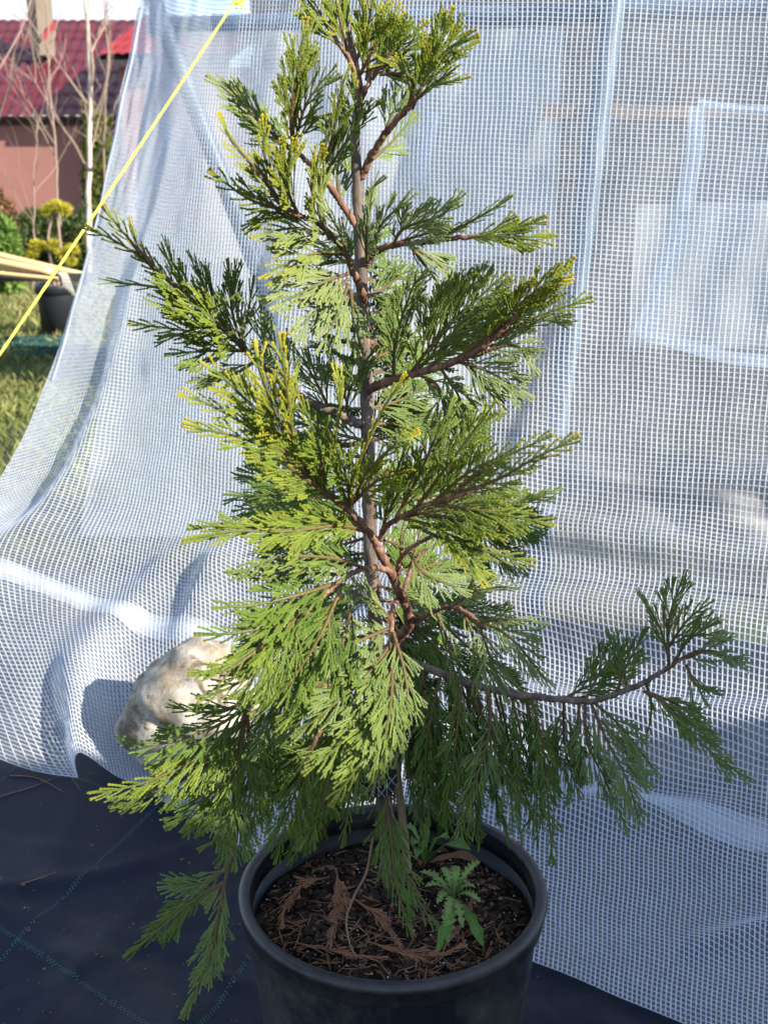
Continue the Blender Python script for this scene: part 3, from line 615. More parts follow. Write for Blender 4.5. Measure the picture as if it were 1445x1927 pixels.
# --- right at y 450
branch('r1', [(688,500,1.47),(700,478,1.45),(735,462,1.43),(800,455,1.40),(860,448,1.38),(900,445,1.37)], .0058, .0028, 'bark_red')
F('r1', [(690,490,1.44),(690,440,1.38),(700,360,1.35),(712,345,1.34)], 46, .15, .8)
F('r1', [(695,480,1.44),(720,420,1.38),(770,375,1.36)], 46, .15, .8)
F('r1', [(738,465,1.43),(760,430,1.40),(830,405,1.37),(860,375,1.36)], 42, .25, .75)
F('r1', [(740,460,1.43),(800,440,1.40),(860,430,1.38)], 40, .15, .8)
F('r1', [(820,452,1.40),(880,420,1.37),(950,380,1.35)], 20, .4, .3)
F('r1', [(870,448,1.38),(940,445,1.35),(1025,455,1.33)], 46, .85)
F('r1', [(880,448,1.38),(950,430,1.36),(1010,418,1.34)], 28, .8)
F('r1', [(770,460,1.42),(815,490,1.42),(865,530,1.42)], 32, .1, .65)
F('r1', [(770,460,1.42),(800,500,1.44),(830,540,1.45)], 26, .1, .5)
# --- right at y 700
branch('r2', [(690,735,1.475),(720,722,1.45),(770,706,1.43),(830,690,1.40),(890,665,1.37),(940,625,1.35),(975,590,1.34)], .0070, .003)
F('r2', [(740,712,1.44),(745,640,1.41),(775,545,1.39),(795,520,1.38)], 44, .2, .35)
F('r2', [(768,708,1.43),(820,640,1.40),(880,580,1.38),(950,515,1.37)], 66, .3, .20)
F('r2', [(780,700,1.43),(850,640,1.40),(945,575,1.37),(960,572,1.37)], 52, .55, .1)
F('r2', [(800,695,1.42),(860,655,1.40),(935,610,1.39)], 40, .2, .3)
F('r2', [(870,670,1.38),(950,600,1.35),(1000,560,1.33),(1080,490,1.32)], 44, .5, .3)
F('r2', [(900,655,1.37),(970,580,1.33),(1020,540,1.31),(1060,525,1.31)], 54, .98)
F('r2', [(930,640,1.36),(1000,600,1.34),(1100,565,1.33)], 34, .45, .4)
F('r2', [(900,665,1.37),(970,650,1.36),(1000,690,1.36)], 38, .2, .6)
F('r2', [(860,680,1.39),(920,700,1.37),(990,740,1.37)], 42, .2, .5)
F('r2', [(885,690,1.39),(905,720,1.38),(935,755,1.38)], 34, .6, .1)
F('r2', [(790,705,1.43),(825,730,1.41),(840,800,1.41),(850,860,1.41)], 34, .1, .3)
F('r2', [(800,712,1.43),(850,760,1.42),(900,830,1.42)], 36, .1, .3)
F('r2', [(830,695,1.40),(860,740,1.40),(880,790,1.40)], 34, .2, .4)
# behind the trunk, right
branch('rb', [(688,640,1.48),(720,650,1.54),(760,640,1.60)], .0045, .002)
F('rb', [(690,650,1.50),(720,610,1.55),(745,560,1.58)], 36, .2, .3)
F('rb', [(700,650,1.50),(730,660,1.56),(770,690,1.60)], 34, .1, .3)
F('rb', [(690,560,1.48),(715,550,1.55),(740,540,1.58)], 26, .3, .2)
# --- left at y 770: long arm to upper left
branch('l1', [(688,800,1.475),(660,792,1.46),(630,775,1.44),(590,760,1.43),(530,720,1.42),(470,665,1.42),(420,620,1.41)], .0078, .0034, 'bark_grey')
branch('l1b', [(420,620,1.41),(360,560,1.40),(300,512,1.39),(255,462,1.38)], .0034, .0022)
F('l1b', [(340,545,1.40),(290,500,1.39),(235,440,1.38),(205,402,1.37)], 20, .8, woody=1.0)
F('l1b', [(330,540,1.40),(260,480,1.39),(175,430,1.38)], 16, .5, woody=.9, dens=.8)
F('l1b', [(345,555,1.40),(290,540,1.39),(205,530,1.38)], 18, .1, dens=.8)
F('l1b', [(300,520,1.39),(262,470,1.39),(250,430,1.38)], 14, .7, woody=.9, dens=.8)
F('l1b', [(400,600,1.41),(345,545,1.38),(310,475,1.37)], 46, .45)
F('l1b', [(420,620,1.41),(360,590,1.37),(300,560,1.36)], 50, .45)
F('l1b', [(440,640,1.41),(370,625,1.38),(255,610,1.37)], 34, .4)
F('l1', [(460,660,1.42),(400,600,1.36),(345,560,1.35)], 56, .5)
F('l1', [(460,660,1.42),(400,660,1.38),(330,665,1.37)], 44, .3)
F('l1', [(470,670,1.42),(440,600,1.40),(430,500,1.38)], 44, .15, .15)
F('l1', [(425,625,1.42),(395,560,1.40),(360,490,1.39)], 38, .15)
F('l1', [(450,650,1.42),(465,600,1.43),(475,540,1.44)], 24, .05, .2)
F('l1', [(520,712,1.42),(500,660,1.44),(490,580,1.46)], 36, .05, .5)
F('l1', [(560,740,1.42),(530,680,1.40),(495,600,1.38)], 36, .2, .6)
F('l1', [(620,770,1.44),(590,710,1.44),(560,660,1.44)], 40, .1, .35)
F('l1', [(480,680,1.42),(430,710,1.40),(375,720,1.39)], 34, .3, .1)
F('l1', [(650,785,1.45),(660,730,1.44),(700,660,1.42)], 40, .1, .25)
F('l1', [(640,780,1.45),(640,720,1.42),(620,670,1.41)], 40, .1, .35)
# --- main front branch
branch('m', [(706,1245,1.48),(745,1205,1.43),(770,1172,1.38),(755,1120,1.33),(728,1065,1.29),(700,1010,1.26),(660,965,1.23),(615,925,1.21),(575,880,1.19),(550,850,1.18)], .0085, .0030)
F('m', [(640,950,1.22),(560,890,1.17),(470,830,1.13),(345,800,1.10)], 50, .65, woody=.7)
F('m', [(600,915,1.20),(520,840,1.15),(430,780,1.12),(345,740,1.10)], 36, .6, woody=.6)
F('m', [(560,860,1.19),(490,780,1.15),(430,720,1.12),(395,690,1.11)], 52, .75, woody=.5)
F('m', [(550,855,1.18),(520,780,1.14),(490,700,1.11),(485,670,1.11)], 50, .98, woody=.5)
F('m', [(552,850,1.18),(545,780,1.14),(535,700,1.12),(530,650,1.12)], 34, .98, woody=.6)
F('m', [(610,920,1.21),(600,840,1.17),(570,760,1.15)], 46, .5)
F('m', [(655,960,1.23),(630,860,1.18),(640,760,1.15),(636,700,1.15)], 28, .75)
F('m', [(660,960,1.23),(650,890,1.19),(620,820,1.17)], 46, .4)
F('m', [(660,955,1.23),(665,900,1.18),(710,790,1.14),(760,710,1.12)], 26, .95)
F('m', [(662,950,1.23),(690,890,1.18),(740,840,1.15),(765,822,1.15)], 30, .8)
F('m', [(665,945,1.23),(710,905,1.19),(760,890,1.17)], 48, .8)
F('m', [(700,1005,1.26),(640,990,1.21),(540,1000,1.16),(440,1000,1.13),(345,1018,1.11)], 36, .45, woody=.7, ang=24)
F('m', [(690,1000,1.25),(600,985,1.20),(480,990,1.17),(355,990,1.15)], 26, .4, ang=24)
F('m', [(640,940,1.24),(560,930,1.25),(430,935,1.26)], 40, .05, .1)
F('m', [(700,1000,1.27),(600,960,1.30),(470,930,1.31)], 54, .05, .1)
branch('m2', [(735,1075,1.29),(700,1068,1.25),(660,1080,1.22),(620,1112,1.19),(575,1150,1.17)], .0042, .0024)
F('m2', [(690,1070,1.24),(620,1050,1.19),(520,1050,1.15),(440,1085,1.12)], 44, .15, .1, woody=.6)
F('m2', [(660,1082,1.22),(580,1080,1.18),(500,1090,1.15),(440,1080,1.13)], 40, .15, .2)
F('m2', [(640,1095,1.20),(560,1120,1.15),(470,1140,1.12),(420,1140,1.11)], 46, .1, .0)
F('m2', [(600,1130,1.18),(530,1170,1.13),(450,1190,1.10),(385,1195,1.09)], 48, .15, .0)
F('m2', [(575,1150,1.17),(500,1210,1.12),(430,1260,1.09),(375,1270,1.08)], 50, .25, .0, woody=.8)
F('m2', [(580,1150,1.17),(510,1240,1.13),(440,1290,1.11),(390,1310,1.10)], 54, .25, .0)
F('m2', [(640,1110,1.20),(600,1200,1.16),(540,1290,1.14),(480,1340,1.13)], 66, .1, .0)
F('m2', [(670,1110,1.22),(640,1220,1.19),(590,1320,1.17),(530,1400,1.16)], 66, .1, .0)
branch('m3', [(748,1128,1.33),(738,1150,1.29),(737,1200,1.26),(735,1260,1.23),(722,1330,1.21)], .0042, .0024)
F('m3', [(738,1170,1.28),(700,1130,1.24),(650,1110,1.22)], 42, .1, .65)
F('m3', [(738,1180,1.28),(690,1200,1.22),(610,1240,1.18),(580,1270,1.17)], 50, .12, .45)
F('m3', [(737,1210,1.26),(690,1270,1.20),(610,1340,1.16),(560,1380,1.15)], 52, .15, .35)
F('m3', [(736,1240,1.24),(700,1320,1.18),(640,1400,1.15),(580,1450,1.13)], 56, .25, .15)
F('m3', [(735,1270,1.23),(715,1350,1.18),(680,1430,1.15),(625,1510,1.13)], 52, .4, .1)
F('m3', [(735,1200,1.26),(737,1300,1.20),(722,1400,1.16),(700,1490,1.14)], 58, .15, .2)
F('m3', [(740,1190,1.26),(762,1270,1.22),(766,1340,1.20),(745,1440,1.18)], 30, .1, .35)
F('m3', [(735,1260,1.24),(720,1330,1.20),(690,1400,1.18),(650,1470,1.17)], 50, .2, .15)
# right arms of the main branch
branch('m4', [(715,1015,1.27),(728,990,1.25),(770,965,1.22),(820,945,1.19),(870,930,1.17),(905,915,1.16)], .0042, .0026)
F('m4', [(720,1000,1.26),(735,920,1.22),(760,850,1.20)], 40, .15)
F('m4', [(745,975,1.24),(790,890,1.22),(830,800,1.20),(850,770,1.20)], 50, .2, .1)
F('m4', [(780,960,1.22),(840,880,1.19),(900,800,1.17),(922,770,1.16)], 52, .3, .1)
F('m4', [(810,950,1.20),(880,890,1.17),(960,850,1.15)], 50, .35, .1)
F('m4', [(860,930,1.18),(940,900,1.15),(1010,860,1.13),(1075,830,1.12)], 30, .7, .2)
F('m4', [(850,935,1.18),(910,880,1.16),(970,850,1.15),(1020,828,1.14)], 26, .6, .3)
F('m4', [(820,950,1.19),(900,960,1.16),(1030,985,1.14)], 44, .45, .1)
F('m4', [(790,965,1.21),(880,980,1.16),(960,1000,1.14)], 56, .7, .0)
F('m4', [(760,975,1.22),(830,1000,1.17),(880,1060,1.14),(900,1085,1.13)], 52, .55, .0)
F('m4', [(750,975,1.24),(830,960,1.20),(985,945,1.17)], 40, .3, .4)
F('m4', [(770,985,1.23),(850,1020,1.17),(1000,1060,1.15)], 36, .4, .2)
branch('m5', [(748,1085,1.32),(752,1055,1.30),(775,1030,1.28),(815,1008,1.26)], .0040, .0024)
F('m5', [(755,1050,1.30),(755,1010,1.30),(765,960,1.31)], 30, .1, .55)
F('m5', [(800,1015,1.27),(860,990,1.27),(930,985,1.27)], 44, .2, .5)
F('m5', [(770,1040,1.30),(800,1080,1.29),(870,1110,1.29)], 44, .1, .5)
branch('m6', [(760,1115,1.34),(770,1080,1.36),(785,1050,1.37),(805,1030,1.38)], .0036, .002)
F('m6', [(770,1085,1.36),(830,1060,1.38),(930,1080,1.40)], 52, .1, .3)
F('m6', [(765,1100,1.36),(785,1020,1.38),(800,970,1.40)], 38, .1, .3)
branch('m7', [(785,1168,1.38),(815,1150,1.35),(850,1142,1.33),(885,1158,1.31),(915,1185,1.30)], .0044, .0022)
F('m7', [(850,1142,1.33),(890,1115,1.30),(935,1105,1.29),(960,1105,1.28)], 36, .1, .9)
F('m7', [(900,1172,1.31),(950,1165,1.28),(1010,1170,1.27)], 30, .1, .75)
F('m7', [(895,1165,1.31),(960,1200,1.28),(1035,1290,1.26)], 44, .1, .5)
F('m7', [(900,1172,1.31),(920,1230,1.28),(950,1310,1.26)], 36, .1, .4)
F('m7', [(870,1150,1.32),(890,1200,1.29),(895,1290,1.27)], 22, .2, .5)
F('m7', [(820,1150,1.35),(840,1200,1.33),(860,1300,1.32),(850,1350,1.32)], 28, .1, .2)
# --- mid background fronds left and right of the trunk
branch('bk1', [(698,1010,1.48),(640,960,1.58),(560,930,1.66)], .005, .0025, 'bark_grey')
F('bk1', [(650,965,1.56),(560,930,1.62),(450,880,1.66)], 60, .05, .0)
F('bk1', [(630,960,1.58),(540,950,1.64),(440,960,1.68)], 64, .05, .0)
F('bk1', [(640,965,1.58),(570,1000,1.62),(490,1030,1.66)], 60, .05, .0)
branch('bk2', [(700,900,1.48),(760,880,1.58),(850,880,1.66),(940,930,1.72)], .005, .0025, 'bark_grey')
F('bk2', [(900,905,1.68),(980,945,1.72),(1050,920,1.75)], 34, .1)
F('bk2', [(850,880,1.66),(930,960,1.70),(1030,1000,1.74)], 60, .05)
F('bk2', [(820,880,1.64),(900,1000,1.68),(1000,1080,1.72)], 64, .0)
F('bk2', [(780,880,1.60),(850,830,1.62),(900,780,1.64)], 50, .1)
branch('bk3', [(704,1130,1.48),(640,1130,1.58),(540,1170,1.66)], .0055, .0025, 'bark_grey')
F('bk3', [(650,1130,1.56),(560,1160,1.62),(440,1190,1.66)], 60, .0)
F('bk3', [(620,1140,1.58),(540,1220,1.62),(430,1250,1.66)], 70, .0)
F('bk3', [(640,1140,1.58),(600,1240,1.60),(540,1330,1.62)], 70, .0)
branch('bk4', [(706,1160,1.48),(780,1160,1.58),(880,1200,1.62)], .0055, .0025, 'bark_grey')
F('bk4', [(780,1160,1.58),(880,1150,1.62),(960,1160,1.64)], 54, .0)
F('bk4', [(760,1160,1.56),(830,1230,1.58),(900,1330,1.60)], 60, .0)
F('bk4', [(740,1170,1.52),(790,1290,1.54),(820,1400,1.55)], 56, .0)
F('bk4', [(850,1190,1.61),(930,1260,1.62),(1020,1330,1.64)], 50, .0)
branch('bk5', [(693,830,1.48),(640,840,1.56),(580,850,1.62)], .0045, .002)
F('bk5', [(660,835,1.54),(590,840,1.58),(500,870,1.62)], 60, .05, .1)
F('bk5', [(680,830,1.52),(720,800,1.54),(760,780,1.56)], 44, .1, .2)
# --- lower left drooping arm
branch('ll', [(712,1290,1.48),(640,1290,1.40),(570,1290,1.33),(510,1300,1.29),(470,1330,1.27),(455,1380,1.26),(450,1440,1.26),(448,1520,1.27),(440,1600,1.27),(425,1630,1.27)], .0070, .0028)
F('ll', [(500,1305,1.28),(440,1330,1.24),(380,1340,1.22),(330,1330,1.21)], 36, .0)
F('ll', [(480,1320,1.27),(400,1370,1.23),(300,1400,1.20),(230,1395,1.19)], 50, .0)
F('ll', [(465,1350,1.26),(380,1420,1.22),(280,1470,1.19),(172,1497,1.17)], 48, .35)
F('ll', [(458,1380,1.26),(390,1440,1.22),(300,1490,1.20),(215,1520,1.19)], 50, .3)
F('ll', [(455,1400,1.26),(410,1470,1.23),(360,1530,1.21),(330,1550,1.20)], 56, .1)
F('ll', [(450,1430,1.26),(430,1500,1.23),(410,1570,1.21),(395,1590,1.20)], 52, .1, .15)
F('ll', [(470,1330,1.27),(450,1420,1.24),(430,1500,1.22),(400,1550,1.21)], 66, .05)
F('ll', [(465,1340,1.27),(475,1430,1.25),(480,1520,1.24),(470,1580,1.24)], 50, .05)
F('ll', [(450,1500,1.26),(445,1560,1.24),(425,1620,1.23)], 44, .05, .2)
F('ll', [(520,1300,1.30),(500,1380,1.28),(480,1460,1.27)], 56, .0)
F('ll', [(430,1630,1.27),(415,1700,1.25),(395,1800,1.23),(340,1925,1.21)], 31, .0, .35, woody=.7, ang=26, dens=1.3)
F('ll', [(428,1630,1.27),(390,1660,1.26),(315,1665,1.25)], 32, .0, .35, ang=26)
F('ll', [(422,1660,1.26),(370,1690,1.25),(310,1740,1.24),(240,1800,1.23)], 30, .0, .1, ang=26, dens=1.3)
F('ll', [(410,1720,1.25),(405,1770,1.26),(412,1810,1.26)], 30, .0, .1)
# front lower curtain above the pot
branch('lf', [(712,1330,1.48),(660,1330,1.38),(620,1350,1.33),(590,1400,1.30)], .0055, .0026)
F('lf', [(600,1380,1.31),(570,1450,1.28),(540,1540,1.26),(520,1620,1.25)], 46, .1)
F('lf', [(620,1360,1.33),(620,1450,1.30),(600,1530,1.28),(570,1590,1.27)], 46, .1)
F('lf', [(600,1400,1.31),(550,1430,1.30),(490,1480,1.29)], 50, .0)
F('lf', [(640,1350,1.36),(650,1440,1.34),(655,1520,1.33),(645,1585,1.32)], 34, .1)
F('lf', [(660,1340,1.38),(680,1430,1.36),(680,1520,1.35)], 40, .05)
branch('lc', [(716,1430,1.475),(728,1480,1.42),(740,1540,1.38)], .0035, .002)
F('lc', [(728,1480,1.42),(735,1570,1.37),(745,1660,1.34),(775,1765,1.32)], 42, .0, .1)
F('lc', [(730,1500,1.42),(720,1590,1.38),(735,1680,1.36)], 32, .0, .05)
F('lc', [(735,1560,1.39),(770,1660,1.35),(815,1740,1.33)], 26, .0, .15)
# --- lower right long arm
branch('lr', [(712,1225,1.48),(780,1248,1.47),(870,1282,1.46),(960,1305,1.45),(1040,1315,1.44),(1110,1320,1.43),(1160,1305,1.42),(1210,1285,1.42),(1262,1253,1.42)], .0072, .0036, 'bark_grey')
branch('lr2', [(1258,1256,1.42),(1256,1210,1.43),(1254,1165,1.44)], .0030, .002)
branch('lr3', [(1250,1262,1.42),(1290,1235,1.41),(1325,1222,1.40)], .0030, .002)
F('lr2', [(1258,1240,1.42),(1240,1180,1.42),(1205,1120,1.42)], 38, .05, .3)
F('lr2', [(1256,1200,1.43),(1262,1150,1.43),(1284,1088,1.43)], 34, .05, .3)
F('lr2', [(1256,1220,1.43),(1290,1170,1.42),(1325,1140,1.42)], 38, .0, .35)
F('lr3', [(1265,1250,1.42),(1300,1200,1.40),(1350,1195,1.39)], 44, .0, .55)
F('lr3', [(1290,1238,1.41),(1340,1225,1.39),(1395,1250,1.38)], 38, .0, .6)
F('lr3', [(1290,1250,1.41),(1310,1290,1.40),(1340,1300,1.40)], 28, .0, .3)
F('lr', [(1210,1300,1.42),(1260,1330,1.40),(1320,1400,1.38),(1418,1475,1.36)], 34, .05, .15, woody=.8)
F('lr', [(1225,1305,1.42),(1280,1330,1.41),(1350,1390,1.40)], 32, .0, .4)
F('lr', [(1180,1290,1.42),(1160,1240,1.43),(1150,1205,1.44)], 30, .0, .1)
F('lr', [(1160,1300,1.42),(1180,1250,1.42),(1210,1195,1.42)], 30, .0, .2)
F('lr', [(1100,1318,1.43),(1130,1265,1.46),(1170,1225,1.48)], 40, .0, .0)
F('lr', [(1060,1315,1.44),(1110,1290,1.47),(1180,1270,1.49)], 36, .0, .0)
F('lr', [(1215,1285,1.42),(1225,1330,1.44),(1220,1370,1.45)], 28, .0, .0)
F('lr', [(1110,1320,1.43),(1140,1390,1.41),(1180,1470,1.39),(1205,1555,1.38)], 50, .0, .45, woody=.7)
F('lr', [(1100,1325,1.43),(1105,1400,1.42),(1140,1470,1.41),(1185,1575,1.40)], 36, .0, .4)
F('lr', [(1115,1320,1.43),(1170,1370,1.42),(1240,1460,1.41)], 32, .0, .35)
F('lr', [(1090,1325,1.43),(1085,1370,1.43),(1080,1420,1.43)], 26, .0, .5)
F('lr', [(1000,1312,1.44),(1020,1400,1.42),(1030,1500,1.41),(1040,1640,1.40)], 38, .0, .05, woody=.6)
F('lr', [(990,1312,1.44),(1010,1380,1.45),(1080,1450,1.45)], 40, .0, .0)
F('lr', [(960,1305,1.45),(980,1390,1.43),(970,1460,1.42)], 46, .0, .0)
F('lr', [(920,1296,1.45),(920,1380,1.41),(890,1480,1.38),(855,1590,1.37)], 38, .0, .3, woody=.7)
F('lr', [(915,1296,1.45),(930,1400,1.42),(960,1500,1.40),(965,1560,1.39)], 40, .0, .15)
F('lr', [(870,1282,1.46),(860,1370,1.42),(850,1450,1.40),(830,1560,1.39)], 36, .0, .1)
F('lr', [(830,1268,1.47),(810,1350,1.44),(800,1440,1.42),(810,1560,1.41)], 38, .0, .05)
F('lr', [(800,1260,1.47),(780,1340,1.46),(770,1430,1.45),(790,1520,1.44)], 34, .0, .0)
F('lr', [(880,1285,1.47),(900,1350,1.50),(940,1430,1.52),(1000,1530,1.53)], 50, .0, .0)
F('lr', [(840,1275,1.47),(860,1350,1.52),(880,1440,1.55)], 50, .0, .0)
# --- low arm towards the back, over the pot
branch('lb', [(714,1350,1.48),(760,1370,1.56),(830,1400,1.62)], .005, .0025, 'bark_grey')
F('lb', [(780,1375,1.57),(850,1430,1.60),(930,1500,1.62)], 50, .0, .0)
F('lb', [(650,1350,1.54),(590,1410,1.58),(520,1480,1.60)], 56, .0, .0)
F('lb', [(700,1350,1.50),(700,1430,1.52),(690,1500,1.53)], 44, .0, .0)

# fill of the inner crown: mid length sprays round the trunk, mostly behind it
rf = random.Random(42)
for py in range(470, 1420, 30):
    for sd_ in (-1, 1):
        if rf.random() < .12: continue
        tx = np.interp(py, [440, 640, 950, 1200, 1400], [676, 684, 694, 708, 718]); reach = np.interp(py, [440, 700, 950, 1150, 1400], [60, 120, 190, 200, 170]) * rf.uniform(.6, 1.1)
        dY = rf.uniform(.03, .20) if py < 820 else rf.uniform(-.05, .22); dr = np.interp(py, [440, 800, 1100, 1400], [-.5, -.25, .35, 1.1]) + rf.uniform(-.35, .35)
        x1, y1 = tx + sd_ * reach, py + reach * dr; Yb = 1.475
        F('x', [(tx + sd_ * 4, py, Yb), (tx + sd_ * reach * .5, py + reach * dr * .35, Yb + dY * .6), (x1, y1, Yb + dY)], rf.uniform(34, 52), .05, rf.choice([0, 0, .2, .4]), woody=.7, droop=.1)
for (x, y, x1, y1, Y0_, Y1_) in ((560,1340,505,1560,1.45,1.52),(640,1340,600,1560,1.42,1.50),(760,1330,740,1520,1.5,1.6),(850,1300,900,1540,1.5,1.56),(900,1310,960,1590,1.48,1.5),(800,1300,845,1560,1.44,1.46),(600,1330,560,1600,1.38,1.36),(520,1330,470,1560,1.36,1.34),(940,1310,1010,1560,1.46,1.46),(1060,1320,1090,1500,1.46,1.47),(700,1300,650,1500,1.3,1.3),(660,1250,600,1470,1.24,1.22),(560,1240,480,1420,1.22,1.2),(880,1290,905,1610,1.52,1.56),(930,1300,985,1620,1.55,1.58),(820,1280,830,1590,1.58,1.62),(700,1300,720,1580,1.55,1.6),(620,1300,600,1590,1.52,1.58),(760,1290,800,1600,1.46,1.44),(990,1320,1010,1600,1.5,1.5)):
    F('x', [(x, y, Y0_), ((x + x1) / 2 + rf.uniform(-12, 12), (y + y1) / 2, (Y0_ + Y1_) / 2), (x1, y1, Y1_)], rf.uniform(36, 52), .05, rf.choice([0, .1, .3]), droop=.15)

# ---------------------------------------------------------------- stake, dead twig, litter, weeds, tag
M['bamboo'] = simple('pale_cane', (.30,.22,.13), (.46,.36,.23), 30, .6, .3, .002, .4)
st = MB(); pts = crom(P3([(768,1640,1.492),(756,1530,1.492),(742,1400,1.493),(738,1240,1.495)]), 24); rad = np.full(24, .0058); rad[5] = .0068; rad[14] = .0068
st.tube(pts, rad, 10); o = st.build('support_cane', M['bamboo'], None, True); tag(o, 'thin pale cane stake standing in the soil beside the conifer trunk', 'cane')
M['twig'] = simple('dry_twig', (.13,.07,.045), (.30,.19,.13), 40, .8, .4, .002)
tw = MB(); tw.tube(crom(P3([(702,1575,1.40),(690,1640,1.38),(665,1690,1.36),(652,1730,1.34),(658,1775,1.32),(672,1803,1.305)]), 30), np.linspace(.0022, .0010, 30), 6, wob=.1); o = tw.build('dead_twig', M['twig'], None, True)
tag(o, 'thin bare brown twig hanging down over the dead needles in the pot', 'twig')
def on_soil(px, py, dz=.006):
    p = gnd(px, py, PZ - .060 + dz); return p
def dead(pts, wpx, k, dz=.008):
    A = np.array([on_soil(x, y, dz + .004 * math.sin(i * 1.9 + k)) for i, (x, y) in enumerate(pts)])
    return frond('dead_spray', A, wpx * 1.35 / FPX, None, M['dead'], (0, 0, 1), .3, .0, dens=1.1, ang=22, woody=.2, sc=.85, ar=.0013)
lab = ['dead brown spray curling along the left side of the soil', 'large dead brown spray lying upright of centre in the pot', 'dead brown spray lying right against the front of the rim', 'dead brown spray in front of the hanging green sprays', 'flat dead brown spray at the front left of the soil', 'dead brown spray beside the rosette weed']
for k, (pts, wp) in enumerate(([((620,1650),(570,1665),(535,1710),(530,1745)), 16], [((632,1635),(640,1680),(632,1730),(618,1790)), 24], [((690,1772),(760,1790),(820,1798),(870,1780)), 20], [((665,1690),(705,1720),(735,1755),(750,1775)), 18], [((560,1775),(620,1788),(680,1800),(720,1802)), 14], [((890,1690),(875,1730),(850,1760),(820,1790)), 12])):
    o = dead(pts, wp, k); tag(o, lab[k], 'dead foliage', 'dead brown sprays on the potting soil')
# loose needles
b = MB(); n = 300; V0 = np.array([[-1,-1,0],[1,-1,0],[1,1,0],[-1,1,0],[0,0,1.0]])
for _ in range(n):
    a = random.uniform(0, 6.28); r = .19 * random.random() ** .6; x, y = PX + r * math.cos(a), PY + r * math.sin(a)
    if random.random() < .6: y = PY - abs(y - PY); x = PX + (x - PX) * .9 - .01
    th_ = random.uniform(0, 6.28); l = random.uniform(.006, .022); d = np.array([math.cos(th_), math.sin(th_), random.uniform(-.15, .2)]); p = np.array([x, y, float(soil_z(np.array(x), np.array(y))) + random.uniform(.001, .008)])
    b.tube([p - d * l, p, p + d * l * .9 + [0, 0, random.uniform(-.002, .003)]], [.0005, .0011, .0004], 4, c=(0, random.random(), random.random() * .6, 0))
o = b.build('needle_litter', M['dead']); tag(o, 'scattered dry brown needles over the potting soil', 'litter', kind='stuff')

def weed_mat(name, a, b_, vein):
    g = NT(name); c = g.mix(g.noise(60, 5), a, b_); at_ = g.n('ShaderNodeVertexColor', layer_name='tone'); c = g.mix(g.math('MULTIPLY', at_.outputs[0], .8), c, vein)
    p = g.pbr(c, .55, g.bump(g.noise(150, 3), .5, .002), .4); return g.done(g.mixsh(.2, p, g.n('ShaderNodeBsdfTranslucent', {'Color': c}).outputs[0]))
M['weed'] = weed_mat('weed_leaf', (.15,.27,.06), (.33,.45,.14), (.58,.62,.34)); M['weed2'] = weed_mat('broad_leaf', (.08,.20,.035), (.16,.30,.055), (.30,.40,.14))
def leaf(base, tipp, wd, lobes, mat, parent, up=.01, lobeamp=.35, name='leaf'):
    base, tipp = np.array(base, float), np.array(tipp, float); n = 33; t = np.linspace(0, 1, n); d = tipp - base; Lx = np.linalg.norm(d)
    sidev = nrm(np.cross(d, [0, 0, 1])); A = base + d * t[:, None] + np.array([0, 0, 1])[None] * (up * np.sin(t * 3.14))[:, None]
    env = np.sin(np.clip(t * .93 + .06, 0, 1) * math.pi) ** .8 * (.35 + .65 * t) * wd * 1.25; env = env * (1 + lobeamp * np.sign(np.sin(t * math.pi * 2 * lobes)) * np.abs(np.sin(t * math.pi * 2 * lobes)) ** .6) + .0008
    cols = []; ss = [-1, -.5, 0, .5, 1]
    for s_ in ss:
        ruf = .12 * wd * np.sin(t * math.pi * 2 * lobes + s_) * abs(s_); cols.append(A + sidev * (env * s_)[:, None] + np.array([0, 0, 1])[None] * ((abs(s_) ** 1.5) * env * .25 + ruf)[:, None])
    V = np.stack(cols, 1).reshape(-1, 3); C = np.zeros((len(V), 4)); C[2::5, 0] = 1; C[:, 3] = 1
    b = MB(); b.add(V, gridq(n - 1, 4), None, C); return b.build(name, mat, parent, True)
wc = on_soil(853, 1692, .022)
wd_ = empty('rosette_weed', Z0(wc, PZ - .055), 'small rosette weed with pale green wavy lobed leaves at the right of the potting soil', 'weed')
for (px, py, z, w_) in ((790,1640,.045,.0075),(832,1632,.06,.007),(862,1630,.06,.0085),(903,1622,.075,.0085),(822,1700,.03,.007),(905,1698,.03,.0075),(842,1775,.012,.009),(842,1722,.04,.006),(880,1660,.05,.006),(860,1665,.05,.005),(800,1668,.05,.006),(885,1640,.07,.006),(895,1670,.04,.006),(815,1655,.06,.005),(835,1750,.02,.007),(870,1745,.02,.006)):
    p = gnd(px, py, PZ - .06 + z); leaf(wc + [0, 0, .002], p, w_ * .85, 8 if w_ > .0065 else 6, M['weed'], wd_, .012, .55)
wc2 = on_soil(868, 1700, .01); leaf(wc2, gnd(908, 1780, PZ - .052), .009, 3, M['weed2'], wd_, .006, .2); leaf(wc2, gnd(822, 1790, PZ - .045), .008, 3, M['weed2'], wd_, .012, .15)
b = MB(); b.tube(crom([Z0(wc, PZ - .066), wc], 5), .002, 6); b.build('stem', M['weed2'], wd_, True)
wc = on_soil(800, 1625, .012); w2 = empty('broad_leaved_weed', Z0(wc, PZ - .055), 'darker weed with broad smooth curved leaves behind the rosette weed', 'weed')
for px, py, z, w_, lb_ in ((885,1600,.075,.013,2),(845,1578,.08,.009,2),(775,1590,.06,.010,3),(762,1555,.075,.009,4),(800,1550,.085,.007,3),(782,1615,.04,.009,3)):
    leaf(wc, gnd(px, py, PZ - .06 + z), w_, lb_, M['weed2'], w2, .022, .14)
leaf(wc + [.005, 0, 0], gnd(905, 1622, PZ - .035), .011, 2, M['chip'], w2, .012, .1, 'withered_leaf')
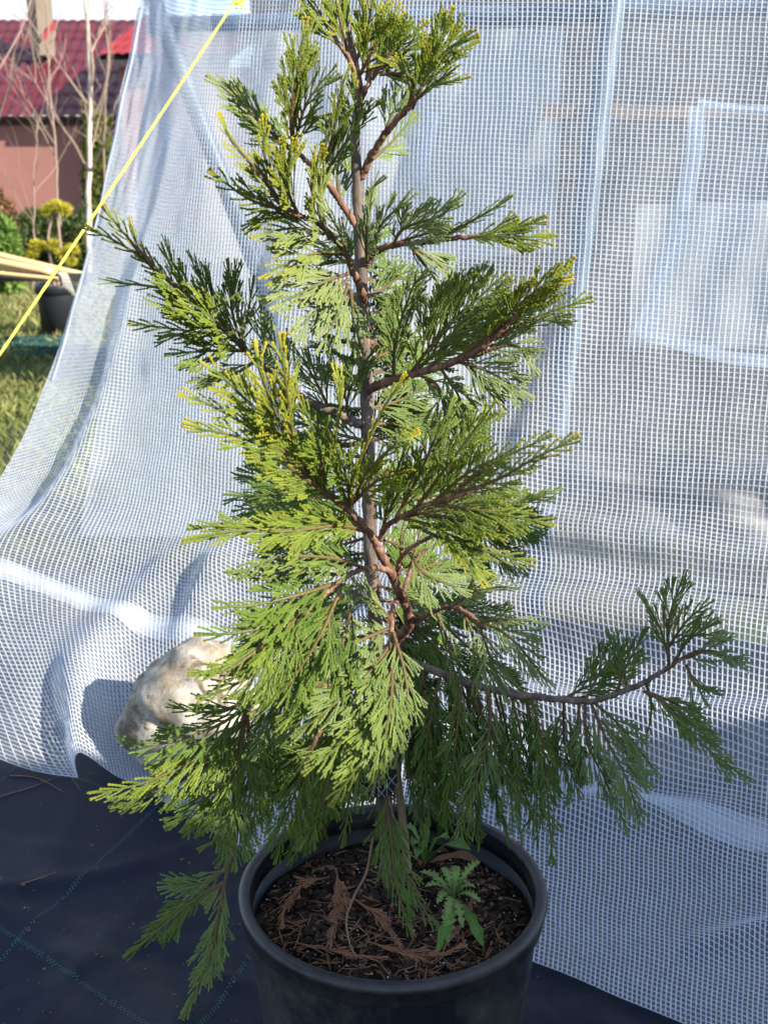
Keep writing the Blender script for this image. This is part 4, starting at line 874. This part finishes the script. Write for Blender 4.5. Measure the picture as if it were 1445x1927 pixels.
# tag: dark card with pale diagonal grid print
tg = empty('plant_tag', at(716, 1500, 1.31), 'black plastic plant tag with fine pale grid lines hanging in the lower sprays', 'tag')
g = NT('black_tag_card'); M['tagb'] = g.done(g.pbr((.012, .014, .016), .28, None, .5))
g = NT('pale_tag_print'); M['tagw'] = g.done(g.pbr((.45, .50, .52), .5)); g = NT('aqua_tag_print'); M['taga'] = g.done(g.pbr((.42, .62, .55), .45))
def card(pl, mat, name, off=0.0, th_=.0006):
    A = np.array([at(x, y, 1.31 - off) for x, y in pl]); n = len(A); b = MB(); B_ = A + [0, th_, 0]; b.add(np.vstack([A, B_, A.mean(0), B_.mean(0)]), [[i, i + n, (i + 1) % n + n, (i + 1) % n] for i in range(n)], [[i, (i + 1) % n, 2 * n] for i in range(n)] + [[(i + 1) % n + n, i + n, 2 * n + 1] for i in range(n)]); return b.build(name, mat, tg)
card([(690,1445),(745,1432),(748,1470),(738,1494),(722,1503),(700,1500),(676,1490),(664,1478)], M['tagb'], 'card')
card([(700,1442),(738,1432),(740,1410),(722,1392),(706,1400),(700,1420)], M['taga'], 'card_top')
b = MB()
for a, c in (((700,1446),(738,1490)),((716,1440),(744,1478)),((684,1452),(724,1500)),((736,1440),(690,1494)),((746,1458),(712,1500)),((718,1440),(676,1486)),((728,1466),(728,1498)),((712,1450),(712,1500))):
    A, C_ = at(*a, 1.309), at(*c, 1.309); b.tube([A, (A + C_) / 2, C_], .00028, 4)
b.build('printed_lines', M['tagw'], tg)['kind'] = 'stuff'
b = MB(); b.tube(crom([at(722,1394,1.31), at(726,1340,1.36), at(712,1320,1.47)], 12), .0008, 5); b.build('tie', M['tagb'], tg, True)

# ---------------------------------------------------------------- boulder
g = NT('stained_white_limestone'); co = g.n('ShaderNodeTexCoord').outputs['Object']
base = g.ramp(g.noise(11, 9, .68, co), [(.34, (.18,.14,.10)), (.46, (.34,.31,.26)), (.60, (.47,.45,.41))])
st1 = g.ramp(g.noise(12, 9, .7, g.n('ShaderNodeMapping', {'Vector': co, 'Location': (3.1, .4, 1.7)}).outputs[0], .6), [(.50, (0,0,0)), (.66, (1,1,1))])
st2 = g.ramp(g.noise(13, 8, .65, g.n('ShaderNodeMapping', {'Vector': co, 'Location': (7.7, 2.2, 5.1)}).outputs[0], .8), [(.55, (0,0,0)), (.62, (1,1,1))])
och = g.ramp(g.noise(4, 6, .6, g.n('ShaderNodeMapping', {'Vector': co, 'Location': (1.2, 9.2, .3)}).outputs[0]), [(.52, (0,0,0)), (.68, (1,1,1))])
c = g.mix(g.math('MULTIPLY', st1, .75), base, (.15,.11,.075)); c = g.mix(g.math('MULTIPLY', och, .5), c, (.40,.27,.12)); c = g.mix(g.math('MULTIPLY', st2, .9), c, (.10,.070,.05))
M['rock'] = g.done(g.pbr(c, .8, g.bump(g.noise(34, 9, .72, co), .9, .008), .3))
me = bpy.data.meshes.new('boulder'); import bmesh
bm = bmesh.new(); bmesh.ops.create_icosphere(bm, subdivisions=6, radius=1.0)
rc = ROCK
for v in bm.verts:
    d = v.co.copy(); n1 = .75 * (.09 * math.sin(3.1 * d.x + 1.3 * d.y + .5) + .08 * math.sin(2.3 * d.y - 3.7 * d.z + 1.1) + .05 * math.sin(6.5 * d.z + 4.1 * d.x) + .025 * math.sin(13 * d.x + 9 * d.y + 3) + .02 * math.sin(17 * d.z - 8 * d.x) * .5)
    # notch low on the left face
    notch = .10 * math.exp(-((d.z + .35) / .13) ** 2) * max(0, -d.x) ** 1.5 + .08 * math.exp(-(((d.x + .35) * .8 + (d.z - .1) * .6) / .10) ** 2) * max(0, -d.y)
    d *= 1 + n1 - notch
    d.z = d.z if d.z > -.75 else -.75 + (d.z + .75) * .2
    x, y, z = d.x * .166, d.y * .13, d.z * .152
    v.co = (x * math.cos(.30) - z * math.sin(-.30) * -1 * .35, y, z + x * .28)
bm.to_mesh(me); bm.free(); me.materials.append(M['rock'])
rk = bpy.data.objects.new('boulder', me); COL.objects.link(rk); zmin = min(v.co.z for v in me.vertices); rk.location = (rc[0], rc[1], .030 - zmin)
for p in me.polygons: p.use_smooth = True
tag(rk, 'large white stone with brown stains holding down the sheet left of the pot', 'stone')
# grit and crumbs strewn over the fabric
b = MB(); V0 = np.array([[1,0,0],[-1,0,0],[0,1,0],[0,-1,0],[0,0,1],[0,0,-1.0]]); Fq = [[0,2,4],[2,1,4],[1,3,4],[3,0,4],[2,0,5],[1,2,5],[3,1,5],[0,3,5]]
for _ in range(420):
    x, y = random.uniform(-1.3, .3), random.uniform(1.2, 2.6)
    if math.hypot(x - PX, y - PY) < .26: continue
    s_ = random.uniform(.0008, .0028); Rt = np.array(Matrix.Rotation(random.uniform(0, 6.28), 3, 'Z')); b.add(V0 * RNG.uniform(.7, 1.3, (6, 1)) * [s_ * random.choice([1, 1, 2.5]), s_, s_ * .6] @ Rt.T + [x, y, float(fab_z(np.array(x), np.array(y))) + s_ * .4], None, Fq, mi=1 if random.random() < .10 and s_ < .0016 else 0)
o = b.build('grit', [M['chip'], M['perlite']]); tag(o, 'grit and crumbs strewn over the dark ground fabric', 'grit', kind='stuff')
# dry stalks on the fabric
for k, (pts, lb_) in enumerate((([(0,1508),(60,1490),(110,1470)], 'long pale dry stalk lying on the dark fabric by the sheet hem'), ([(20,1468),(70,1472),(122,1500)], 'thin curved dry stalk on the dark fabric crossing the longer stalk'), ([(122,1442),(135,1470),(152,1496)], 'short thin dry stalk on the fabric just right of the sheet lobe'), ([(40,1680),(80,1668),(108,1655)], 'straight dry straw lying alone on the open dark fabric'))):
    A = np.array([gnd(x, y, 0) for x, y in pts]); A[:, 2] = fab_z(A[:, 0], A[:, 1]) + .0018; b = MB(); b.tube(crom(A, 12), np.linspace(.0014, .0006, 12), 5); o = b.build('dry_stalk', M['twig'], None, True); tag(o, lb_, 'stalk', 'dry stalks on the ground fabric')

# ---------------------------------------------------------------- yellow cord
M['cord'] = simple('yellow_cord', (.60,.60,.05), (.72,.71,.09), 90, .5, .6, .002)
b = MB(); P = crom([at(-150, 890, 2.1), at(230, 325, 2.75), at(452, -12, 3.30)], 120); ph = np.arange(120) * 1.1
cd = empty('yellow_cord', P[0], 'taut bright yellow cord crossing the upper left in front of the sheet', 'cord')
b.tube(P, .0029 * (1 + .12 * np.sin(np.arange(120) * 2.1)), 8, wob=.06); b.build('cord', M['cord'], cd, True)
b = MB()
for k in range(7):
    a = at(452 + random.uniform(-4, 6), -6, 3.28); b.tube(crom([a, a + [random.uniform(-.02,.02), 0, -.01], a + [random.uniform(-.03,.02), 0, random.uniform(-.04,-.005)]], 6), .0022, 5)
b.build('frayed_knot', M['cord'], cd, True)

# ---------------------------------------------------------------- background left: house
M['wallp'] = simple('dusty_red_render', (.23,.105,.098), (.29,.14,.125), 3, .9, .3, .01, .2)
g = NT('dark_red_metal_tile'); c = g.mix(g.noise(2, 5), (.060,.007,.014), (.10,.012,.022)); M['roof'] = g.done(g.pbr(c, .38, None, .5))
g = NT('sunlit_red_metal_tile'); c = g.mix(g.noise(2, 5), (.17,.010,.013), (.24,.016,.018)); M['roof2'] = g.done(g.pbr(c, .42, None, .5))  # lit copy of the roof tile, sunlight put into the colour
M['chim'] = simple('cement_chimney', (.13,.105,.085), (.19,.16,.13), 6, .9, .5, .01, .2); M['dark'] = simple('dark_matte', (.02,.018,.02), (.05,.04,.04), 5, .8)
HY = 24.0
hs = empty('house', Z0(at(60, 400, HY), 0), 'low red brown house with dark red metal tile roof and a chimney, far left', 'house')
x0, x1 = at(-500, 300, HY)[0], at(420, 300, HY)[0]; ez = at(60, 218, HY)[2]
b = MB(); b.box(((x0 + x1) / 2, HY + 3, ez / 2), (x1 - x0, 6, ez)); b.build('wall', M['wallp'], hs)
def tile_roof(name, A, B, C, D, nrow, ncol, mat, amp=.03, step=.035):
    """A,B eave ends, D,C ridge ends"""
    A, B, C, D = map(np.array, (A, B, C, D)); nx = ncol * 8; ny = nrow * 4; n = nrm(np.cross(B - A, D - A)); n = n if n[2] > 0 else -n
    def fx(U, V):
        P = A * ((1-U)*(1-V))[..., None] + B * (U*(1-V))[..., None] + C * (U*V)[..., None] + D * ((1-U)*V)[..., None]
        h = amp * np.abs(np.sin(U * ncol * math.pi)) - step * ((V * nrow) % 1.0) + step
        return P + n * h[..., None]
    return sheet(name, fx, nx, ny, mat, hs, False)
RY = HY + 3.3
tile_roof('roof', (x0 - .3, HY - .35, ez - .06), (x1, HY - .35, ez - .06), (x1, RY, at(60, 42, RY)[2]), (x0 - .3, RY, at(60, 42, RY)[2]), 9, 46, M['roof'])
b = MB(); b.box(((x0 + x1) / 2, HY - .02, ez - .12), (x1 - x0, .12, .10)); b.build('eave_board', M['dark'], hs)
# right wing; its sunlit look is in the brighter tile colour
wy = HY - 1.2
e0, e1 = at(180, 106, wy), at(420, 106, wy); r0, r1 = at(270, 34, wy + 2.0), at(520, 34, wy + 2.0)
tile_roof('wing_roof', e0, e1, r1, r0, 5, 14, M['roof2'])
b = MB(); q = np.array([e0, e1, r1, r0]); b.add(np.vstack([q - [0, 0, .06], q - [0, 0, .14]]), [[0,1,5,4],[1,2,6,5],[2,3,7,6],[3,0,4,7],[4,5,6,7]]); b.build('wing_soffit', M['dark'], hs)
wl0 = at(222, 110, wy + .3); b = MB(); b.box((wl0[0] + 2, wy + 1.0, e0[2] / 2 - .1), (4.0, 1.3, e0[2] - .12)); b.build('wing_wall', M['wallp'], hs)
# chimney
cy = HY + 1.6; cA, cB = at(56, 66, cy), at(102, 60, cy)
rotc = np.array(Matrix.Rotation(R(-46), 3, 'Z')); b = MB(); wch = (cB[0] - cA[0]) / 1.40; b.box(((cA[0] + cB[0]) / 2, cy, cA[2] + .55), (wch, wch, 1.9), rotc); b.build('chimney', M['chim'], hs)
fa = at(80, 68, cy - .45); b = MB(); b.add([at(76, 72, cy - .5), at(100, 40, cy - .2), at(108, 46, cy - .2), at(84, 78, cy - .5)], [[0, 1, 2, 3]]); b.build('flashing', M['roof2'], hs)
# ---------------------------------------------------------------- background plants
M['birch'] = bark('pale_birch_bark', (.22,.16,.12), (.55,.48,.42), (.72,.68,.64), 9); M['twigp'] = simple('pinkish_twigs', (.20,.14,.115), (.33,.25,.205), 10, .8)
def bare_tree(px, pbase, ptop, Y, r, nl, label, seed, lean=0, mat='birch', spread=1.0, zg=0):
    rg = random.Random(seed); bs = at(px, pbase, Y); bs[2] = zg; tp_ = at(px + lean, ptop, Y); root = empty('bare_tree', bs, label, 'tree', 'leafless trees by the house')
    n = 26; P = np.linspace(bs, tp_, n); P[1:-1, 0] += np.cumsum([rg.gauss(0, .012) for _ in range(n - 2)]); b = MB(); rad = np.linspace(r, r * .35, n); b.tube(P, rad, 8); b.build('trunk', M[mat], root, True)
    H = tp_[2] - bs[2]; tw = MB()
    for k in range(nl):
        f = rg.uniform(.22, .92); p = bs + (tp_ - bs) * f; p = P[int(f * (n - 1))]; az = rg.uniform(0, 6.28); ln = H * rg.uniform(.22, .5) * spread * (1.15 - f * .6); d = np.array([math.cos(az), math.sin(az), rg.uniform(.9, 1.9)]); d /= np.linalg.norm(d)
        Q = [p]; 
        for s_ in range(7): d = nrm(d + np.array([rg.gauss(0, .12), rg.gauss(0, .12), .07])); Q.append(Q[-1] + d * ln / 7)
        b = MB(); b.tube(crom(Q, 14), np.linspace(r * .38, r * .10, 14), 6); b.build('limb', M['twigp'], root, True)
        for s_ in range(6):
            q = Q[rg.randint(2, 7)]; d2 = nrm(d + np.array([rg.gauss(0, .6), rg.gauss(0, .6), rg.gauss(.1, .3)])); l2 = ln * rg.uniform(.2, .5); R2 = [q]
            for _ in range(4): d2 = nrm(d2 + np.array([rg.gauss(0, .18), rg.gauss(0, .18), .05])); R2.append(R2[-1] + d2 * l2 / 4)
            tw.tube(R2, np.linspace(r * .13, r * .05, 5), 4)
    tw.build('twigs', M['twigp'], root)['kind'] = 'stuff'
bare_tree(160, 430, -260, 13.5, .036, 9, 'white stemmed leafless birch standing between the house and the sheet', 3, -8)
bare_tree(120, 425, -60, 14.5, .018, 8, 'thin leafless sapling with pinkish twigs just left of the birch', 5, -28, 'twigp', 1.1)
bare_tree(-60, 450, -200, 11.5, .026, 10, 'leafless tree at the left edge with long twigs before the roof', 8, 20, 'twigp', 1.7)
bare_tree(188, 430, 20, 15.5, .015, 5, 'slender leafless sapling right behind the birch', 13, 14, 'twigp', .9)
bare_tree(52, 455, 210, 12.5, .012, 6, 'low spindly leafless shrub in front of the house wall', 21, 10, 'twigp', 1.3)
def bush(px, pbase, ptop, wpx, Y, mat, n, ls, label, seed, name='shrub', cat='shrub', ragged=.35, zg=None):
    rg = np.random.default_rng(seed); bs = at(px, pbase, Y); top = at(px, ptop, Y)[2]; z0 = 0 if zg is None else zg; H = top - z0; W_ = wpx * Y / FPX
    root = empty(name, (bs[0], Y, z0), label, cat)
    u = rg.normal(0, 1, (n, 3)); u = nrm(u) * (rg.uniform(.25, 1, (n, 1)) ** .5) * (1 + ragged * vnoise(u[:, 0] * 3, u[:, 2] * 3 + u[:, 1], seed, 2))[:, None]
    C_ = np.array([bs[0], Y, z0 + H * .52]) + u * [W_, W_, H * .5]; a = nrm(rg.normal(0, 1, (n, 3)) + [0, 0, .6]); s_ = nrm(np.cross(a, rg.normal(0, 1, (n, 3)))); l = ls * rg.uniform(.6, 1.3, (n, 1)); wv_ = l * .28
    V = np.stack([C_ - s_ * wv_, C_ + s_ * wv_, C_ + a * l * 1.4], 1).reshape(-1, 3); i = np.arange(n)[:, None] * 3
    col = np.zeros((n, 4)); col[:, 1] = rg.uniform(0, 1, n); col[:, 0] = rg.uniform(0, .3, n); col = np.repeat(col, 3, 0)
    b = MB(); b.add(V, None, i + [0, 1, 2], col); b.build('foliage', mat, root)['kind'] = 'stuff'
    b = MB(); b.tube([(bs[0], Y, z0), (bs[0] + .02, Y, z0 + H * .4), (bs[0] - .02, Y, z0 + H * .75)], [.03, .02, .008], 6); b.build('stem', M['twigp'], root)
    return root
M['fol_dark'] = mat_leaf('dark_evergreen', (.018,.035,.012), (.05,.08,.02), (.09,.11,.03), (.1,.1,.05), (.1,.06,.03), .15)
M['fol_olive'] = mat_leaf('olive_evergreen', (.05,.07,.015), (.11,.13,.03), (.2,.2,.05), (.1,.1,.05), (.1,.06,.03), .15)
M['fol_green'] = mat_leaf('bright_pine', (.07,.15,.03), (.15,.26,.05), (.25,.35,.08), (.1,.1,.05), (.1,.06,.03), .2)
M['fol_brown'] = mat_leaf('dry_brown_leaves', (.13,.065,.035), (.27,.14,.08), (.3,.18,.1), (.1,.1,.05), (.1,.06,.03), .15)
M['fol_yel'] = mat_leaf('golden_conifer', (.38,.34,.03), (.62,.56,.07), (.75,.68,.1), (.1,.1,.05), (.1,.06,.03), .2)
bush(196, 430, 215, 30, 16, M['fol_olive'], 9000, .07, 'tall olive green evergreen beside the birch against the sheet edge', 1, 'evergreen_shrub')
bush(85, 470, 395, 70, 15, M['fol_dark'], 9000, .06, 'dark low hedge mass along the foot of the house wall', 2, 'hedge', 'hedge')
bush(165, 480, 400, 40, 14, M['fol_dark'], 5000, .06, 'dark low evergreen at the birch foot', 12, 'evergreen_shrub')
bush(8, 450, 366, 26, 14, M['fol_brown'], 4500, .05, 'dry brown leaved shrub at the left edge by the house wall', 3)
bush(8, 480, 418, 26, 12, M['fol_green'], 3500, .08, 'bright green young pine at the left edge above the poles', 4, 'young_pine', 'pine')
# potted golden conifer
M['potb'] = simple('black_plastic_far', (.010,.012,.016), (.022,.025,.032), 8, .45, .1, .002)
BY = 9.4; pc = gnd(112, 632, 0); BY = pc[1]
p2 = empty('black_pot', (pc[0], pc[1], 0), 'smaller black plastic pot on the grass behind the sheet edge', 'pot')
rr_ = 36 * BY / FPX / .97; hz = at(110, 534, BY)[2]
b = MB(); b.lathe([(0, .0), (rr_ * .80, 0), (rr_ * .93, hz * .82), (rr_ * .93, hz * .83), (rr_ * .86, hz * .80), (0, hz * .80)], (pc[0], pc[1], 0), 40); b.build('body', M['potb'], p2, True)
b = MB(); b.lathe([(rr_ * .94, hz * .82), (rr_ * 1.02, hz * .83), (rr_ * 1.02, hz * .97), (rr_, hz), (rr_ * .93, hz), (rr_ * .91, hz * .82), (rr_ * .94, hz * .82)], (pc[0], pc[1], 0), 40); b.build('rim', M['potb'], p2, True)
gc = empty('golden_conifer', (pc[0], pc[1], hz * .8), 'yellow needled conifer with foliage tufts on bare stems in the smaller black pot', 'conifer')
for (sx, sy, cx) in ((82, 400, 100), (108, 398, 118)):
    b = MB(); b.tube(crom([Z0([pc[0], pc[1], 0], hz * .8), at(cx - 2, 500, BY), at((cx + sx) / 2, 450, BY), at(sx if sx > 90 else 100, 402, BY)], 14), np.linspace(.016, .009, 14), 6); b.build('stem', M['twigp'], gc, True)
for k, (px, py, rx) in enumerate(((92, 396, 13), (120, 394, 14), (106, 388, 14), (70, 462, 13), (100, 462, 15), (118, 478, 10), (62, 478, 10), (136, 470, 12), (134, 492, 8))):
    c0 = at(px, py, BY); n = 500; u = nrm(RNG.normal(0, 1, (n, 3))) * RNG.uniform(.2, 1, (n, 1)) ** .5; r_ = rx * BY / FPX; C_ = c0 + u * [r_, r_, r_ * .62]; a = nrm(u + RNG.normal(0, .5, (n, 3)) + [0, 0, .4]); s_ = nrm(np.cross(a, RNG.normal(0, 1, (n, 3))))
    V = np.stack([C_ - s_ * .004, C_ + s_ * .004, C_ + a * .035], 1).reshape(-1, 3); col = np.zeros((n * 3, 4)); col[:, 1] = np.repeat(RNG.uniform(0, 1, n), 3); b = MB(); b.add(V, None, np.arange(n)[:, None] * 3 + [0, 1, 2], col); b.build('foliage_tuft', M['fol_yel'], gc)
# cane poles
M['pole'] = simple('peeled_pole', (.50,.33,.16), (.68,.49,.27), 6, .55, .2, .003)
plab = ('topmost pale peeled pole resting over the grass at the left edge', 'middle pale peeled pole of the bundle at the left edge', 'lowest thin pale pole of the bundle at the left edge', 'second lowest pale pole in the bundle at the left edge')
for k, (xa, ya, xb, yb, w_, Y) in enumerate(((-140, 445, 158, 518, 6.0, 8.6), (-140, 462, 102, 513, 6.5, 8.45), (-140, 498, 110, 525, 3.6, 8.4), (-140, 478, 100, 520, 4.5, 8.5))):
    b = MB(); b.tube(crom([at(xa, ya, Y), at((xa + xb) / 2, (ya + yb) / 2 + 1, Y), at(xb, yb, Y)], 12), w_ * Y / FPX, 10); o = b.build('wooden_pole', M['pole'], None, True); tag(o, plab[k], 'pole', 'pale poles lashed together')
b = MB(); 
for k in range(5): a = at(108 + k * 3, 512, 8.35); b.tube(crom([a, a + [.03, 0, -.03], a + [.04 + k * .008, 0, -.10 - .02 * k]], 8), .003, 5)
M['string'] = simple('white_string', (.6,.6,.55), (.75,.74,.7), 9, .7); o = b.build('string_tie', M['string'], None, True); tag(o, 'white string knotted round the ends of the pale poles', 'string')
b = MB(); b.box(at(10, 516, 8.5) - [0, 0, .02], (1.3, .12, .05)); b.box(Z0(at(-60, 560, 8.5), .28), (.06, .12, .56)); o = b.build('pole_shadow_bar', M['dark']); tag(o, 'low dark rest carrying the pale poles', 'bar')  # dark bar and post put in as the shadow beneath the poles
# green netting on grass
M['net'] = simple('green_netting', (.008,.040,.034), (.018,.085,.070), 20, .7, .6, .01)
b = MB()
for k in range(70):
    a = gnd(random.uniform(8, 118), random.gauss(648, 7), .03); n = 8; Q = [a + [random.gauss(0, .02) * i + i * .02, random.gauss(0, .02), .03 * math.sin(i * .9 + k)] for i in range(n)]; b.tube(crom(Q, 14), .008, 4)
o = b.build('garden_netting', M['net']); tag(o, 'crumpled dark green garden netting lying on the grass', 'netting', kind='stuff')
# made-up board shed beyond the right edge of the frame; its shadow falls over pot and sheet foot
SX, SH = 2.55, 2.32
sh = empty('shade_blocker', (SX, .2, 0), 'unseen stepped board shed wall standing right of the pot', 'blocker')
for k in range(20):
    yb = -1.9 + k * .15; hb = 2.48 if yb < -.37 else SH  # heights stepped to pick which sprays and sheet parts lie in shade
    if yb > .45: hb = 1.62
    b = MB(); b.box((SX + .01 * random.random(), yb, hb / 2), (.022, .147, hb)); b.build('board', M['wood'], sh)
for y0_, y1_, h_ in ((-1.97, -.37, 2.51), (-.34, .50, SH + .03), (.53, 1.05, 1.65)):
    b = MB(); b.box((SX + .35, (y0_ + y1_) / 2, h_), (.9, y1_ - y0_, .04)); b.build('roof', M['dark'], sh)
# dark plank wall at the back of the greenhouse
M['plank'] = simple('dark_weathered_plank', (.03,.032,.035), (.085,.08,.075), 5, .85, .4, .004, .2)
bw = empty('plank_wall', (1.8, 6.6, 0), 'dark horizontal plank wall showing dimly through the right half of the sheet', 'wall')
for k in range(15):
    b = MB(); b.box((1.9 + random.uniform(-.02, .02), 6.6 + .012 * random.random(), .09 + k * .157), (5.2, .03, .1565)); b.build('plank', M['plank'], bw)
